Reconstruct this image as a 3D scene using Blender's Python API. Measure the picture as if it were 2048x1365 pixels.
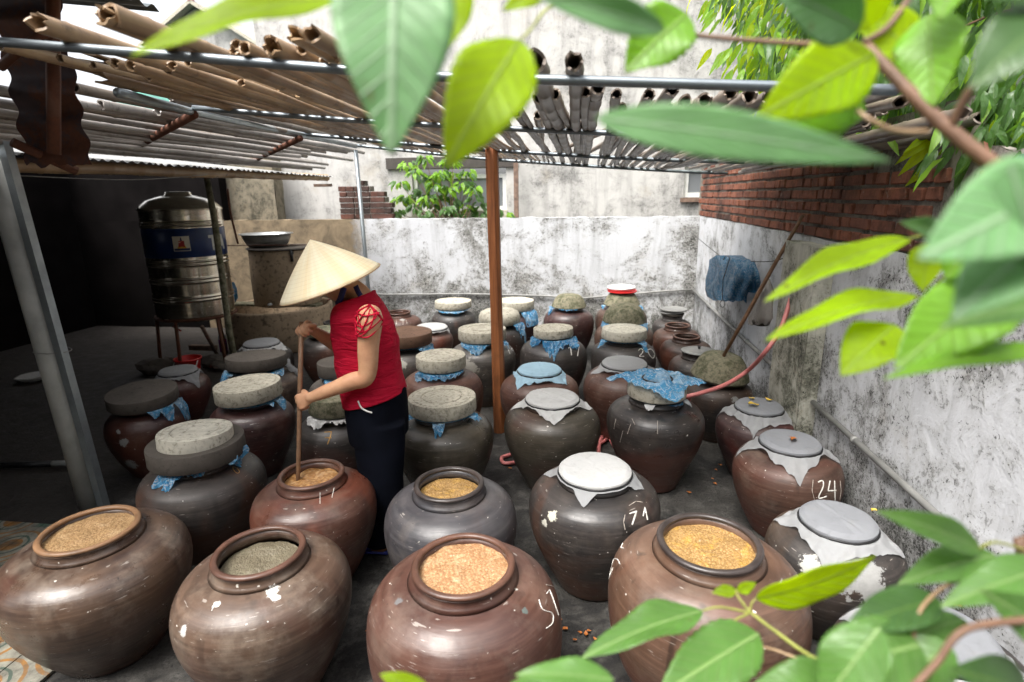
import bpy, bmesh, math, random
from mathutils import Vector, Matrix, noise as mnoise
from mathutils.bvhtree import BVHTree
random.seed(7)
for o in list(bpy.data.objects): bpy.data.objects.remove(o, do_unlink=True)
SC = bpy.context.scene; C = SC.collection
R_ = math.radians
# ------------------------------------------------------------------ camera
FPX = 1106.0; CAMZ = 1.8
YAW, PITCH, ROLL = R_(7.7), R_(14.7), R_(-0.8)
CAMM = Matrix.Rotation(YAW, 3, 'Z') @ Matrix.Rotation(math.pi/2-PITCH, 3, 'X') @ Matrix.Rotation(ROLL, 3, 'Z')
cam_d = bpy.data.cameras.new('camera'); cam = bpy.data.objects.new('camera', cam_d); C.objects.link(cam)
cam.matrix_world = Matrix.Translation((0, 0, CAMZ)) @ CAMM.to_4x4()
cam_d.sensor_width = 36; cam_d.lens = FPX/2048*36; cam_d.clip_start = 0.02; cam_d.clip_end = 500
cam_d.dof.use_dof = True; cam_d.dof.focus_distance = 2.7; cam_d.dof.aperture_fstop = 2.3
SC.camera = cam
# ------------------------------------------------------------------ world, sun, exposure
SUN_EL, SUN_AZ = R_(62), R_(-145)       # azimuth clockwise from +Y
W = bpy.data.worlds.new("World"); SC.world = W; W.use_nodes = True
wn = W.node_tree; wn.nodes.clear()
sky = wn.nodes.new('ShaderNodeTexSky'); sky.sky_type = 'NISHITA'; sky.sun_disc = False
sky.sun_elevation = SUN_EL; sky.sun_rotation = SUN_AZ; sky.air_density = 1.0; sky.dust_density = 6.0; sky.ozone_density = 1.0
hs = wn.nodes.new('ShaderNodeHueSaturation'); hs.inputs['Saturation'].default_value = 0.22
bg = wn.nodes.new('ShaderNodeBackground'); bg.inputs['Strength'].default_value = 0.15
wo = wn.nodes.new('ShaderNodeOutputWorld')
wn.links.new(sky.outputs[0], hs.inputs['Color']); wn.links.new(hs.outputs[0], bg.inputs[0]); wn.links.new(bg.outputs[0], wo.inputs[0])
sd = bpy.data.lights.new('sun', 'SUN'); sd.energy = 1.5; sd.angle = R_(30); sd.color = (1.0, 0.95, 0.88)
sun = bpy.data.objects.new('sun', sd); C.objects.link(sun)
sdir = Vector((math.sin(SUN_AZ)*math.cos(SUN_EL), math.cos(SUN_AZ)*math.cos(SUN_EL), math.sin(SUN_EL)))
sun.rotation_euler = sdir.to_track_quat('Z', 'Y').to_euler()
SC.view_settings.view_transform = 'Standard'; SC.view_settings.look = 'None'
SC.view_settings.exposure = 1.58; SC.view_settings.gamma = 1.0; SC.view_settings.use_curve_mapping = False
# ------------------------------------------------------------------ pixel of the photograph -> point of the place
def ray(px, py): return CAMM @ Vector((px-1024, -(py-682.5), -FPX))
CO = Vector((0, 0, CAMZ))
def PZ(px, py, z): v = ray(px, py); return CO + v*((z-CAMZ)/v.z)
def PY(px, py, y): v = ray(px, py); return CO + v*(y/v.y)
def PX(px, py, x): v = ray(px, py); return CO + v*(x/v.x)
def PD(px, py, d): v = ray(px, py); return CO + v*(d/FPX)      # depth along the axis
def depth(p): return -(CAMM.transposed() @ (Vector(p)-CO)).z
def pxw(p, w, sx):      # metres for w photo pixels at p
    o = (sx-1024)/FPX
    return w*depth(p)/FPX/(1+0.8*o*o)
# ------------------------------------------------------------------ objects
def tag(o, label=None, cat=None, group=None, kind=None):
    if label: o['label'] = label
    if cat: o['category'] = cat
    if group: o['group'] = group
    if kind: o['kind'] = kind
    return o
def thing(name, label, cat, loc=(0,0,0), group=None, rz=0):
    o = bpy.data.objects.new(name, None); C.objects.link(o); o.location = loc; o.rotation_euler = (0,0,rz)
    o.empty_display_size = 0.1
    return tag(o, label, cat, group)
class MB:
    def __init__(s): s.v = []; s.f = []; s.uv = None
    def add(s, vs, fs):
        b = len(s.v); s.v += [tuple(p) for p in vs]; s.f += [tuple(i+b for i in f) for f in fs]; return s
    def box(s, x0, x1, y0, y1, z0, z1):
        return s.add([(x0,y0,z0),(x1,y0,z0),(x1,y1,z0),(x0,y1,z0),(x0,y0,z1),(x1,y0,z1),(x1,y1,z1),(x0,y1,z1)],
            [(0,3,2,1),(4,5,6,7),(0,1,5,4),(1,2,6,5),(2,3,7,6),(3,0,4,7)])
    def lathe(s, prof, n=48, c=(0,0,0), wob=0, seed=0):
        vs = []; fs = []; m = len(prof)
        for i in range(n):
            a = 2*math.pi*i/n; ca, sa = math.cos(a), math.sin(a)
            for r, z in prof:
                k = 1
                if wob and r > 0: k = 1+wob*mnoise.noise(Vector((ca*1.3+seed, sa*1.3, z*3)))
                vs.append((c[0]+r*ca*k, c[1]+r*sa*k, c[2]+z))
        for i in range(n):
            j = (i+1) % n
            for k in range(m-1): fs.append((i*m+k, j*m+k, j*m+k+1, i*m+k+1))
        if prof[0][0] < 1e-6: pass
        return s.add(vs, fs)
    def tube(s, pts, rad, n=8, cap=True, up=None):
        pts = [Vector(p) for p in pts]; k = len(pts)
        if not hasattr(rad, '__len__'): rad = [rad]*k
        vs = []; fs = []; prev = None
        for i, p in enumerate(pts):
            t = (pts[min(i+1,k-1)]-pts[max(i-1,0)])
            t = t.normalized() if t.length > 1e-9 else Vector((0,0,1))
            if prev is None:
                a = Vector((0,0,1)) if abs(t.z) < .9 else Vector((1,0,0)); u = t.cross(a).normalized()
            else:
                u = (prev - t*prev.dot(t)); u = u.normalized() if u.length > 1e-6 else t.orthogonal().normalized()
            prev = u; w = t.cross(u)
            for j in range(n):
                a = 2*math.pi*j/n; vs.append(p+(u*math.cos(a)+w*math.sin(a))*rad[i])
        for i in range(k-1):
            for j in range(n):
                q = (j+1) % n; fs.append((i*n+j, i*n+q, (i+1)*n+q, (i+1)*n+j))
        if cap: fs.append(tuple(range(n-1,-1,-1))); fs.append(tuple((k-1)*n+j for j in range(n)))
        return s.add(vs, fs)
    def loft(s, secs, n=24, cap=True):       # secs: (centre, a vector, b vector)
        vs = []; fs = []
        for c, a, b in secs:
            c = Vector(c); a = Vector(a); b = Vector(b)
            for j in range(n):
                t = 2*math.pi*j/n; vs.append(c+a*math.cos(t)+b*math.sin(t))
        for i in range(len(secs)-1):
            for j in range(n):
                q = (j+1) % n; fs.append((i*n+j, i*n+q, (i+1)*n+q, (i+1)*n+j))
        if cap: fs.append(tuple(range(n-1,-1,-1))); fs.append(tuple((len(secs)-1)*n+j for j in range(n)))
        return s.add(vs, fs)
    def build(s, name, m, parent=None, smooth=True, loc=None, mesh=None, auto=None):
        me = bpy.data.meshes.new(name); me.from_pydata(s.v, [], s.f); me.validate()
        bm = bmesh.new(); bm.from_mesh(me); bmesh.ops.remove_doubles(bm, verts=bm.verts, dist=1e-6); bmesh.ops.recalc_face_normals(bm, faces=bm.faces)
        bm.to_mesh(me); bm.free()
        o = bpy.data.objects.new(name, me); C.objects.link(o)
        if smooth:
            me.polygons.foreach_set('use_smooth', [True]*len(me.polygons))
            if auto is not None: sharp(me, auto)
        if m: me.materials.append(m)
        if parent: o.parent = parent
        if loc: o.location = loc
        return o
def sharp(me, deg):
    bm = bmesh.new(); bm.from_mesh(me); c = R_(deg)
    for e in bm.edges:
        if len(e.link_faces) == 2 and e.calc_face_angle(0) > c: e.smooth = False
    bm.to_mesh(me); bm.free()
def inst(o, name=None, parent=None, M=None):
    c = o.copy(); C.objects.link(c)
    if name: c.name = name
    c.parent = parent
    if M is not None: c.matrix_local = M
    return c
def smoothpath(pts, k=6):
    pts = [Vector(p) for p in pts]; out = []
    for i in range(len(pts)-1):
        p0, p1, p2, p3 = pts[max(i-1,0)], pts[i], pts[i+1], pts[min(i+2,len(pts)-1)]
        for j in range(k):
            t = j/k
            out.append(.5*((2*p1)+(p2-p0)*t+(2*p0-5*p1+4*p2-p3)*t*t+(3*p1-p0-3*p2+p3)*t**3))
    out.append(pts[-1]); return out
# ------------------------------------------------------------------ materials
class NT:
    def __init__(s, name):
        s.m = bpy.data.materials.new(name); s.m.use_nodes = True; s.t = s.m.node_tree; s.t.nodes.clear()
        s.out = s.n('ShaderNodeOutputMaterial'); s.b = s.n('ShaderNodeBsdfPrincipled'); s.l(s.b.outputs[0], s.out.inputs[0])
        s.tc = s.n('ShaderNodeTexCoord'); s.oi = None
    def n(s, t, **k):
        x = s.t.nodes.new(t)
        for a, b in k.items(): setattr(x, a, b)
        return x
    def l(s, a, b): s.t.links.new(a, b)
    def set(s, sock, v):
        if isinstance(v, bpy.types.NodeSocket): s.l(v, sock)
        else:
            if hasattr(sock.default_value, '__len__') and hasattr(v, '__len__') and len(sock.default_value) == 4 and len(v) == 3: v = (*v, 1)
            sock.default_value = v
    def co(s, kind='Object', scale=(1,1,1), rnd=True):
        mp = s.n('ShaderNodeMapping'); s.l(s.tc.outputs[kind], mp.inputs[0]); mp.inputs['Scale'].default_value = scale
        if rnd:
            if not s.oi:
                s.oi = s.n('ShaderNodeObjectInfo'); mm = s.n('ShaderNodeMath', operation='MULTIPLY'); s.l(s.oi.outputs['Random'], mm.inputs[0]); mm.inputs[1].default_value = 37.0; s.rv = mm.outputs[0]
            s.l(s.rv, mp.inputs['Location'])
        return mp.outputs[0]
    def geo(s, scale=(1,1,1)):
        g = s.n('ShaderNodeNewGeometry'); mp = s.n('ShaderNodeMapping'); s.l(g.outputs['Position'], mp.inputs[0]); mp.inputs['Scale'].default_value = scale; return mp.outputs[0]
    def noise(s, co, scale, det=4, rough=.55, dist=0):
        x = s.n('ShaderNodeTexNoise'); s.l(co, x.inputs['Vector']); x.inputs['Scale'].default_value = scale; x.inputs['Detail'].default_value = det
        x.inputs['Roughness'].default_value = rough; x.inputs['Distortion'].default_value = dist; return x.outputs['Fac']
    def vor(s, co, scale, feat='F1', out='Distance', rnd=1):
        x = s.n('ShaderNodeTexVoronoi', feature=feat); s.l(co, x.inputs['Vector']); x.inputs['Scale'].default_value = scale; x.inputs['Randomness'].default_value = rnd; return x.outputs[out]
    def ramp(s, f, stops, interp='LINEAR'):
        x = s.n('ShaderNodeValToRGB'); s.l(f, x.inputs[0]); e = x.color_ramp; e.interpolation = interp
        while len(e.elements) < len(stops): e.elements.new(.5)
        for el, (p, c) in zip(e.elements, stops): el.position = p; el.color = (*c, 1) if hasattr(c, '__len__') else (c, c, c, 1)
        return x.outputs[0]
    def mix(s, f, a, b, mode='MIX'):
        x = s.n('ShaderNodeMix', data_type='RGBA', blend_type=mode); s.set(x.inputs[0], f); s.set(x.inputs[6], a); s.set(x.inputs[7], b); return x.outputs[2]
    def math(s, op, a, b=0, c=None, clamp=False):
        x = s.n('ShaderNodeMath', operation=op, use_clamp=clamp); s.set(x.inputs[0], a); s.set(x.inputs[1], b)
        if c is not None: s.set(x.inputs[2], c)
        return x.outputs[0]
    def mr(s, v, a, b, c=0, d=1):
        x = s.n('ShaderNodeMapRange'); s.set(x.inputs[0], v); x.inputs[1].default_value = a; x.inputs[2].default_value = b; x.inputs[3].default_value = c; x.inputs[4].default_value = d; return x.outputs[0]
    def sep(s, co):
        x = s.n('ShaderNodeSeparateXYZ'); s.l(co, x.inputs[0]); return x.outputs
    def bump(s, h, strength=.3, dist=.01, prev=None):
        x = s.n('ShaderNodeBump'); s.l(h, x.inputs['Height']); x.inputs['Strength'].default_value = strength; x.inputs['Distance'].default_value = dist
        if prev is not None: s.l(prev, x.inputs['Normal'])
        return x.outputs[0]
    def fin(s, col=None, rough=.6, nrm=None, metal=0, spec=.5):
        if col is not None: s.set(s.b.inputs['Base Color'], col)
        s.set(s.b.inputs['Roughness'], rough); s.b.inputs['Metallic'].default_value = metal; s.b.inputs['Specular IOR Level'].default_value = spec
        if nrm is not None: s.l(nrm, s.b.inputs['Normal'])
        return s.m
def simple(name, col, rough=.6, metal=0, var=.25, sc=12, bump=.1, spec=.5, bsc=60):
    t = NT(name); c = t.co()
    n = t.noise(c, sc, 5); k = t.mr(n, .3, .7, 1-var, 1+var*.6)
    x = t.n('ShaderNodeVectorMath', operation='SCALE'); x.inputs[0].default_value = col; t.l(k, x.inputs['Scale'])
    return t.fin(x.outputs[0], rough, t.bump(t.noise(c, bsc, 4), bump, .004), metal, spec)

def m_jar(name, cdark, cmid, cred, patches=(), rough=.38, dust=.25, drip=.5, neckc=None, H=.58):
    cdark, cmid, cred = [tuple(v*.68 for v in q) for q in (cdark, cmid, cred)]
    t = NT(name); c = t.co(rnd=True); cs = t.co(scale=(1.2,1.2,26)); cd = t.co(scale=(13,13,1.6)); raw = t.co(rnd=False)
    big = t.noise(c, 3.2, 5, .6, .6); st = t.noise(cs, 3.0, 5, .6); fine = t.noise(t.co(scale=(3,3,90)), 6, 3)
    col = t.mix(t.mr(big, .35, .65), cdark, cmid)
    red = t.noise(c, 1.9, 4, .5, 1.0)
    z = t.sep(raw)[2]
    # iron-red firing flashes, mostly on the lower half of the pot
    rz = t.math('ADD', red, t.mr(z, .08, .45, .14, -.08))
    col = t.mix(t.mr(rz, .48, .66), col, cred)
    col = t.mix(t.mr(st, .45, .75, 0, .38), col, tuple(min(1,v*1.9+.02) for v in cmid))
    col = t.mix(t.mr(st, .25, .4, .45, 0), col, tuple(v*.5 for v in cdark))
    dr = t.noise(cd, 1.0, 3, .5)
    col = t.mix(t.math('MULTIPLY', t.mr(dr, .6, .68, 0, drip), t.mr(z, .12, .4, .3, 1)), col, tuple(v*.3 for v in cdark))
    dn = t.noise(c, 7, 6, .7); col = t.mix(t.mr(dn, .5, .78, 0, dust), col, (.30,.25,.20))
    spk = t.noise(c, 46, 2, .5); m = t.mr(spk, .735, .76); col = t.mix(m, col, (.55,.52,.47))
    spk2 = t.noise(c, 30, 3, .5, .5); col = t.mix(t.mr(spk2, .74, .77, 0, .8), col, (.012,.01,.01))
    scr = t.noise(t.co(scale=(4,4,55)), 4.2, 2, .4); col = t.mix(t.mr(scr, .71, .74, 0, .5), col, (.42,.38,.34))
    pm = None
    for (px, py, pz, pr, pc) in patches:
        d = t.n('ShaderNodeVectorMath', operation='DISTANCE'); t.l(raw, d.inputs[0]); d.inputs[1].default_value = (px, py, pz)
        e = t.math('ADD', t.math('DIVIDE', d.outputs['Value'], pr), t.mr(t.noise(c, 18 if pr > .05 else 45, 5, .75), 0, 1, -1.1, 1.1))
        mk = t.mr(e, .72, .80, 1, 0)
        col = t.mix(mk, col, t.mix(t.noise(c, 60, 4, .7), tuple(v*.6 for v in pc), pc))
        pm = mk if pm is None else t.math('MAXIMUM', pm, mk)
    ro = t.mr(t.noise(c, 5, 6, .7), .3, .7, rough-.08, rough+.22)
    if pm is not None: ro = t.math('MAXIMUM', ro, t.math('MULTIPLY', pm, .8))
    nb = t.bump(t.noise(t.co(scale=(.8,.8,16)), 3, 3), .28, .006); nb = t.bump(t.noise(c, 5, 3), .25, .02, nb)
    nb = t.bump(fine, .12, .003, nb); nb = t.bump(t.noise(c, 24, 4), .12, .004, nb)
    return t.fin(col, ro, nb, 0, .55)
def m_concrete(name, col=(.42,.40,.34), dark=(.12,.11,.09), amt=.5, moss=0, sc=1):
    t = NT(name); c = t.co()
    n1 = t.noise(c, 9*sc, 7, .7); n2 = t.noise(c, 38*sc, 5, .7)
    x = t.mix(t.mr(n1, .35, .65), col, tuple(v*.72 for v in col))
    x = t.mix(t.mr(n2, .62-.2*amt, .72-.12*amt, 0, .75), x, dark)
    ed = t.noise(t.co(scale=(1,1,.35)), 22*sc, 4, .7); x = t.mix(t.mr(ed, .6, .7, 0, amt*.8), x, dark)
    if moss: x = t.mix(t.mr(t.noise(c, 14, 6, .75), .62-.25*moss, .72-.2*moss, 0, .8), x, (.055,.062,.03))
    return t.fin(x, .85, t.bump(t.noise(c, 70, 6, .7), .5, .004, t.bump(n1, .3, .01)), 0, .3)
def m_wall(name, white=(.78,.79,.79), grey=(.36,.355,.33), amt=.5, base_z=None, streak=.4, mold=1.0, brown=None, sc=1.0):
    t = NT(name); c = t.geo(); z = t.sep(t.geo())[2]
    n1 = t.noise(c, 1.1*sc, 8, .68, .4); n2 = t.noise(c, 4.5*sc, 8, .72, .6); n3 = t.noise(c, 26*sc, 6, .7, .8)
    sv = t.noise(t.geo((5,5,.5)), 1.6*sc, 7, .7)
    k = t.math('ADD', t.math('MULTIPLY', n1, .55), t.math('MULTIPLY', n2, .45))
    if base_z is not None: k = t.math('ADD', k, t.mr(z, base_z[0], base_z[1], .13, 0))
    x = t.mix(t.mr(k, .52-.12*amt, .66-.08*amt), white, grey)
    x = t.mix(t.mr(sv, .5, .72, 0, streak), x, tuple(v*.45 for v in grey))
    x = t.mix(t.mr(t.noise(c, 2.7*sc, 6, .7), .58, .74, 0, .45), x, tuple(v*q for v, q in zip(white, (.72,.64,.52))))
    # flaked limewash: broken edges around the stains
    fl = t.math('ADD', n3, t.math('MULTIPLY', t.math('SUBTRACT', k, .5), 1.6))
    x = t.mix(t.mr(fl, .58, .63, 0, .6*mold), x, tuple(v*.55 for v in grey))
    sp = t.noise(c, 55*sc, 4, .65, 1.2); sm = t.math('ADD', sp, t.math('MULTIPLY', t.math('SUBTRACT', k, .5), 1.1))
    x = t.mix(t.mr(sm, .635, .67, 0, .9*mold), x, (.035,.035,.032))
    lf = t.vor(t.geo((9,9,5)), 4.0*sc, 'F1'); x = t.mix(t.math('MULTIPLY', t.mr(lf, .10, .16, .5, 0), t.mr(n2, .5, .62)), x, (.09,.09,.085))
    dk = t.noise(t.geo((7,7,.45)), 1.1*sc, 6, .75); x = t.mix(t.mr(t.math('ADD', dk, t.math('MULTIPLY', t.math('SUBTRACT', n1, .5), .6)), .60, .72, 0, .55), x, tuple(v*.5 for v in grey))
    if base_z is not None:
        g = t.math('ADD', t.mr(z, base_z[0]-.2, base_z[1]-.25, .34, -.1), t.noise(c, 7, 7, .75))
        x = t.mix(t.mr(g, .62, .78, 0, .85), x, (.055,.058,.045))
    if brown:
        xx = t.sep(t.geo())[0]; bm_ = t.mr(t.math('ADD', xx, t.math('MULTIPLY', n2, .6)), brown-.1, brown+.15, 1, 0)
        x = t.mix(bm_, x, t.mix(t.mr(n2, .35, .65), (.26,.20,.13), (.10,.08,.055)))
    nb = t.bump(n3, .35, .006, t.bump(n2, .4, .02))
    return t.fin(x, .9, nb, 0, .2)
def m_leaf(name, col, tr, vein=(.25,.4,.1), rough=.35, tw=.5):
    t = NT(name); uv = t.tc.outputs['UV']; s = t.sep(uv)
    u = t.math('ABSOLUTE', t.math('SUBTRACT', s[0], .5)); mid = t.mr(u, .012, .035, 1, 0)
    ph = t.math('SUBTRACT', t.math('MULTIPLY', s[1], 8.5), t.math('MULTIPLY', u, 5.5))
    fr = t.math('ABSOLUTE', t.math('SUBTRACT', t.math('FRACT', ph), .5)); side = t.mr(fr, .0, .09, .8, 0)
    v = t.math('MAXIMUM', mid, t.math('MULTIPLY', side, t.mr(u, .42, .5, 1, 0)))
    n = t.noise(t.co(), 14, 5, .6)
    c = t.mix(t.mr(n, .35, .7), col, tuple(x*.7 for x in col)); c = t.mix(t.math('MULTIPLY', v, .7), c, vein); bl = t.noise(t.co(), 55, 3, .5); c = t.mix(t.mr(bl, .70, .74, 0, .8), c, (.16,.10,.03))
    c2 = t.mix(t.mr(n, .35, .7), tr, tuple(x*.75 for x in tr)); c2 = t.mix(t.mr(bl, .70, .74, 0, .8), c2, (.2,.12,.02)); c2 = t.mix(t.math('MULTIPLY', v, .75), c2, tuple(x*.6 for x in tr))
    t.fin(c, rough, t.bump(t.math('ADD', v, t.math('MULTIPLY', n, .5)), .6, .003), 0, .5)
    tb = t.n('ShaderNodeBsdfTranslucent'); t.l(c2, tb.inputs[0]); ms = t.n('ShaderNodeMixShader'); ms.inputs[0].default_value = tw
    t.l(t.b.outputs[0], ms.inputs[1]); t.l(tb.outputs[0], ms.inputs[2]); t.l(ms.outputs[0], t.out.inputs[0]); return t.m
def m_sheet(name, col, alpha=.85, rough=.5, trans=.35, wr=.5, wsc=25, spec=.5, grey=None, dirt=0, bd=.01, wh=.8):
    t = NT(name); c = t.co(); n = t.noise(c, wsc, 5, .6, 1.5)
    k = t.mix(t.mr(n, .3, .7), col, tuple(v*.72 for v in col))
    if bd > .02:
        rg = t.math('ABSOLUTE', t.math('SUBTRACT', t.noise(c, 11, 3, .55, 2.5), .5)); k = t.mix(t.mr(rg, .0, .040, wh, 0), k, (.80,.90,.97)); k = t.mix(t.mr(t.noise(c, 8, 3, .5, 1.0), .52, .66, 0, wh*.75), k, (.62,.82,.96))  # milky creases and pale patches, painted in for missing sky highlights
    if dirt: k = t.mix(t.mr(t.noise(c, 9, 5, .7), .55, .75, 0, dirt), k, (.3,.27,.2))
    h = t.math('ABSOLUTE', t.math('SUBTRACT', n, .5)); t.fin(k, rough, t.bump(h, wr, bd), 0, spec)
    tb = t.n('ShaderNodeBsdfTranslucent'); t.l(k, tb.inputs[0]); ms = t.n('ShaderNodeMixShader'); ms.inputs[0].default_value = trans
    t.l(t.b.outputs[0], ms.inputs[1]); t.l(tb.outputs[0], ms.inputs[2])
    tp = t.n('ShaderNodeBsdfTransparent'); tp.inputs[0].default_value = (*[min(1,.4+v*.6) for v in col], 1)
    m2 = t.n('ShaderNodeMixShader'); t.set(m2.inputs[0], t.mr(n, .3, .7, alpha-.1, alpha+.1)); t.l(tp.outputs[0], m2.inputs[1]); t.l(ms.outputs[0], m2.inputs[2]); t.l(m2.outputs[0], t.out.inputs[0]); return t.m
def m_bamboo(name, c1, c2, c3):
    t = NT(name); c = t.co(); oi = t.n('ShaderNodeObjectInfo')
    l = t.noise(t.co(scale=(30,1.2,30)), 1.5, 5, .6); b = t.noise(c, 2.2, 5, .65, .5)
    x = t.mix(t.mr(b, .35, .65), c1, c2); x = t.mix(t.mr(l, .5, .75, 0, .6), x, c3)
    x = t.mix(t.mr(t.noise(c, 12, 6, .7), .58, .7, 0, .7), x, tuple(v*.3 for v in c3))
    x = t.mix(t.mr(oi.outputs['Random'], 0, 1, 0, .45), x, c3)
    return t.fin(x, .42, t.bump(l, .3, .004), 0, .45)
def m_metal(name, col, rough=.4, rust=0, metal=.85):
    t = NT(name); c = t.co(); n = t.noise(c, 8, 6, .65)
    x = t.mix(t.mr(n, .35, .65), col, tuple(v*.75 for v in col))
    if rust: x = t.mix(t.mr(t.noise(c, 10, 7, .7), .62-.3*rust, .7-.25*rust), x, t.mix(t.noise(c, 60, 5), (.16,.05,.02), (.05,.02,.012)))
    return t.fin(x, t.mr(n, .3, .7, rough-.08, rough+.15), t.bump(n, .12, .004), metal*(1-rust), .5)
def m_mash(name, c1, c2, c3, sc=120, glos=.25):
    t = NT(name); c = t.co(); v = t.vor(c, sc); n = t.noise(c, 16, 5, .7, .5); n2 = t.noise(c, sc*1.2, 3, .6)
    x = t.mix(t.mr(v, .1, .6), c1, c2); x = t.mix(t.mr(n, .52, .7, 0, .7), x, c3); x = t.mix(t.mr(n2, .6, .75, 0, .6), x, tuple(q*.45 for q in c2))
    return t.fin(x, t.mr(n2, .3, .7, glos, glos+.3), t.bump(v, .6, .004, t.bump(n, .5, .01)), 0, .5)

M = {}
M['rim_black'] = simple('glazed_rim_black', (.045,.035,.032), .35, var=.5, bump=.15)
M['rim_brown'] = simple('glazed_rim_brown', (.095,.045,.030), .4, var=.5, bump=.15)
M['rim_tan'] = simple('glazed_rim_tan', (.22,.12,.06), .5, var=.4, bump=.15)
M['conc'] = m_concrete('cast_concrete', (.52,.485,.395), (.14,.13,.10), .62)
M['conc_pale'] = m_concrete('pale_concrete', (.60,.57,.48), (.17,.155,.115), .5)
M['conc_dark'] = m_concrete('dark_concrete', (.095,.082,.070), (.03,.028,.024), .3)
M['conc_moss'] = m_concrete('mossy_concrete', (.24,.22,.15), (.05,.05,.03), .7, .6)
M['conc_brown'] = m_concrete('brown_stained_concrete', (.36,.27,.18), (.05,.04,.028), .5, sc=.5)
M['conc_redbrown'] = m_concrete('red_brown_concrete', (.15,.085,.055), (.05,.035,.025), .3)
M['wall'] = m_wall('limewashed_wall', white=(.51,.52,.54), grey=(.31,.305,.285), base_z=(0,1.0), amt=.26, brown=-2.75)
M['wall_r'] = m_wall('limewashed_side_wall', white=(.56,.57,.59), grey=(.33,.33,.32), base_z=(-.1,.9), amt=.40, sc=1.15, mold=1.0)
M['pilaster'] = m_wall('mossy_pilaster', (.55,.54,.47), (.22,.22,.17), .75, mold=1.2, sc=1.6)
M['building'] = m_wall('rendered_house_wall', (.46,.45,.43), (.25,.245,.235), .50, streak=.45, mold=.5, sc=.8)
M['dark_moss'] = m_wall('dark_mossy_render', (.22,.19,.14), (.08,.075,.055), .6, mold=1.0, sc=2)
M['mortar'] = m_wall('old_mortar', (.22,.20,.17), (.09,.08,.07), .5, sc=2)
M['rubble'] = m_wall('rough_grey_render', (.36,.33,.30), (.15,.12,.11), .6, sc=2.2)
M['steel'] = m_metal('painted_steel_pipe', (.32,.36,.38), .35, 0, .6)
M['beam'] = m_metal('grey_galvanised_pipe', (.22,.25,.27), .38, 0, .7)
M['rust'] = m_metal('rusty_iron', (.14,.06,.035), .7, .75, .6)
M['rust_sheet'] = m_metal('rusty_corrugated_iron', (.07,.045,.05), .6, .55, .5)
M['zinc'] = m_metal('weathered_corrugated_sheet', (.28,.28,.27), .5, 0, .2)
M['darkzinc'] = m_metal('dark_roof_sheet', (.07,.085,.09), .6, 0, .4)
M['pvc'] = simple('grey_plastic_pipe', (.42,.435,.42), .42, var=.25, sc=7, bump=.06)
M['rubber'] = simple('black_rubber', (.012,.012,.013), .5, var=.3)
M['conduit'] = simple('grey_conduit', (.20,.20,.19), .5, var=.3, sc=7, bump=.06)
M['hose'] = simple('faded_pink_hose', (.62,.20,.19), .38, var=.2)
M['bam_tan'] = m_bamboo('tan_bamboo', (.52,.36,.20), (.28,.17,.09), (.12,.08,.055))
M['bam_grey'] = m_bamboo('grey_weathered_bamboo', (.25,.20,.155), (.13,.105,.085), (.06,.05,.045))
M['bam_silver'] = m_bamboo('silvery_bamboo', (.46,.43,.40), (.24,.22,.20), (.12,.10,.09))
M['wood'] = None
t = NT('orange_brown_timber'); c = t.co(scale=(22,22,1.0), rnd=False); n = t.noise(c, 1.4, 6, .6, 1.2); x = t.mix(t.mr(n,.35,.65), (.36,.13,.045), (.19,.065,.025)); x = t.mix(t.mr(t.noise(t.co(rnd=False),6,6),.55,.75,0,.6), x, (.10,.045,.02)); M['wood'] = t.fin(x, .55, t.bump(n,.3,.004), 0, .4)
M['wood_grey'] = simple('old_board', (.17,.11,.08), .8, var=.5, sc=20, bump=.4)
M['stick'] = simple('worn_wooden_stick', (.20,.11,.06), .55, var=.4, sc=25, bump=.2)
M['blue'] = m_sheet('blue_plastic_film', (.12,.50,.88), .88, .08, .30, 1.0, 15, 1.0, bd=.05)
M['blue_dark'] = m_sheet('dusty_blue_plastic', (.035,.20,.38), .88, .16, .35, 1.0, 12, .7, bd=.05, wh=.28)
M['clearbag'] = m_sheet('clear_plastic_film', (.62,.58,.54), .42, .2, .3, .8, 30, .6)
M['cloth_white'] = m_sheet('white_cloth', (.66,.66,.65), .97, .8, .25, .35, 18, .2, dirt=.1)
M['cloth_gauze'] = m_sheet('white_gauze', (.52,.53,.54), .80, .75, .3, .4, 18, .2, dirt=.15)
M['cloth_grey'] = m_sheet('greyed_gauze', (.27,.28,.30), .95, .6, .15, .25, 14, .3, dirt=.15)
M['cloth_blue'] = m_sheet('pale_blue_cloth', (.42,.62,.75), .96, .8, .25, .4, 18, .2)
M['white_plastic'] = simple('white_plastic', (.75,.75,.73), .4, var=.15)
M['red_plastic'] = simple('red_plastic', (.62,.03,.03), .35, var=.15)
M['alu'] = m_metal('dull_aluminium', (.45,.46,.46), .35, 0, .9)
M['lidgrey'] = m_metal('grey_enamel_lid', (.30,.30,.29), .4, 0, .5)
t = NT('stainless_steel'); c = t.co(rnd=False); n = t.noise(t.co(scale=(1,1,6), rnd=False), 5, 5, .6); M['inox'] = t.fin(t.mix(t.mr(n,.3,.7),(.72,.66,.55),(.52,.47,.38)), t.mr(n,.3,.7,.13,.28), t.bump(n,.06,.01), .95)
M['tankblue'] = simple('dark_blue_band', (.006,.025,.11), .35, var=.2)
M['chalk'] = simple('white_chalk_paint', (.72,.70,.65), .9, var=.3, sc=80)
M['chalk_thin'] = simple('faint_chalk_line', (.42,.37,.32), .9, var=.4, sc=90)
M['ochre'] = simple('ochre_paint', (.50,.28,.08), .8, var=.3, sc=60)
M['mash_gold'] = m_mash('golden_soy_mash', (.44,.28,.12), (.24,.14,.05), (.46,.27,.05), 120, .12)
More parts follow.
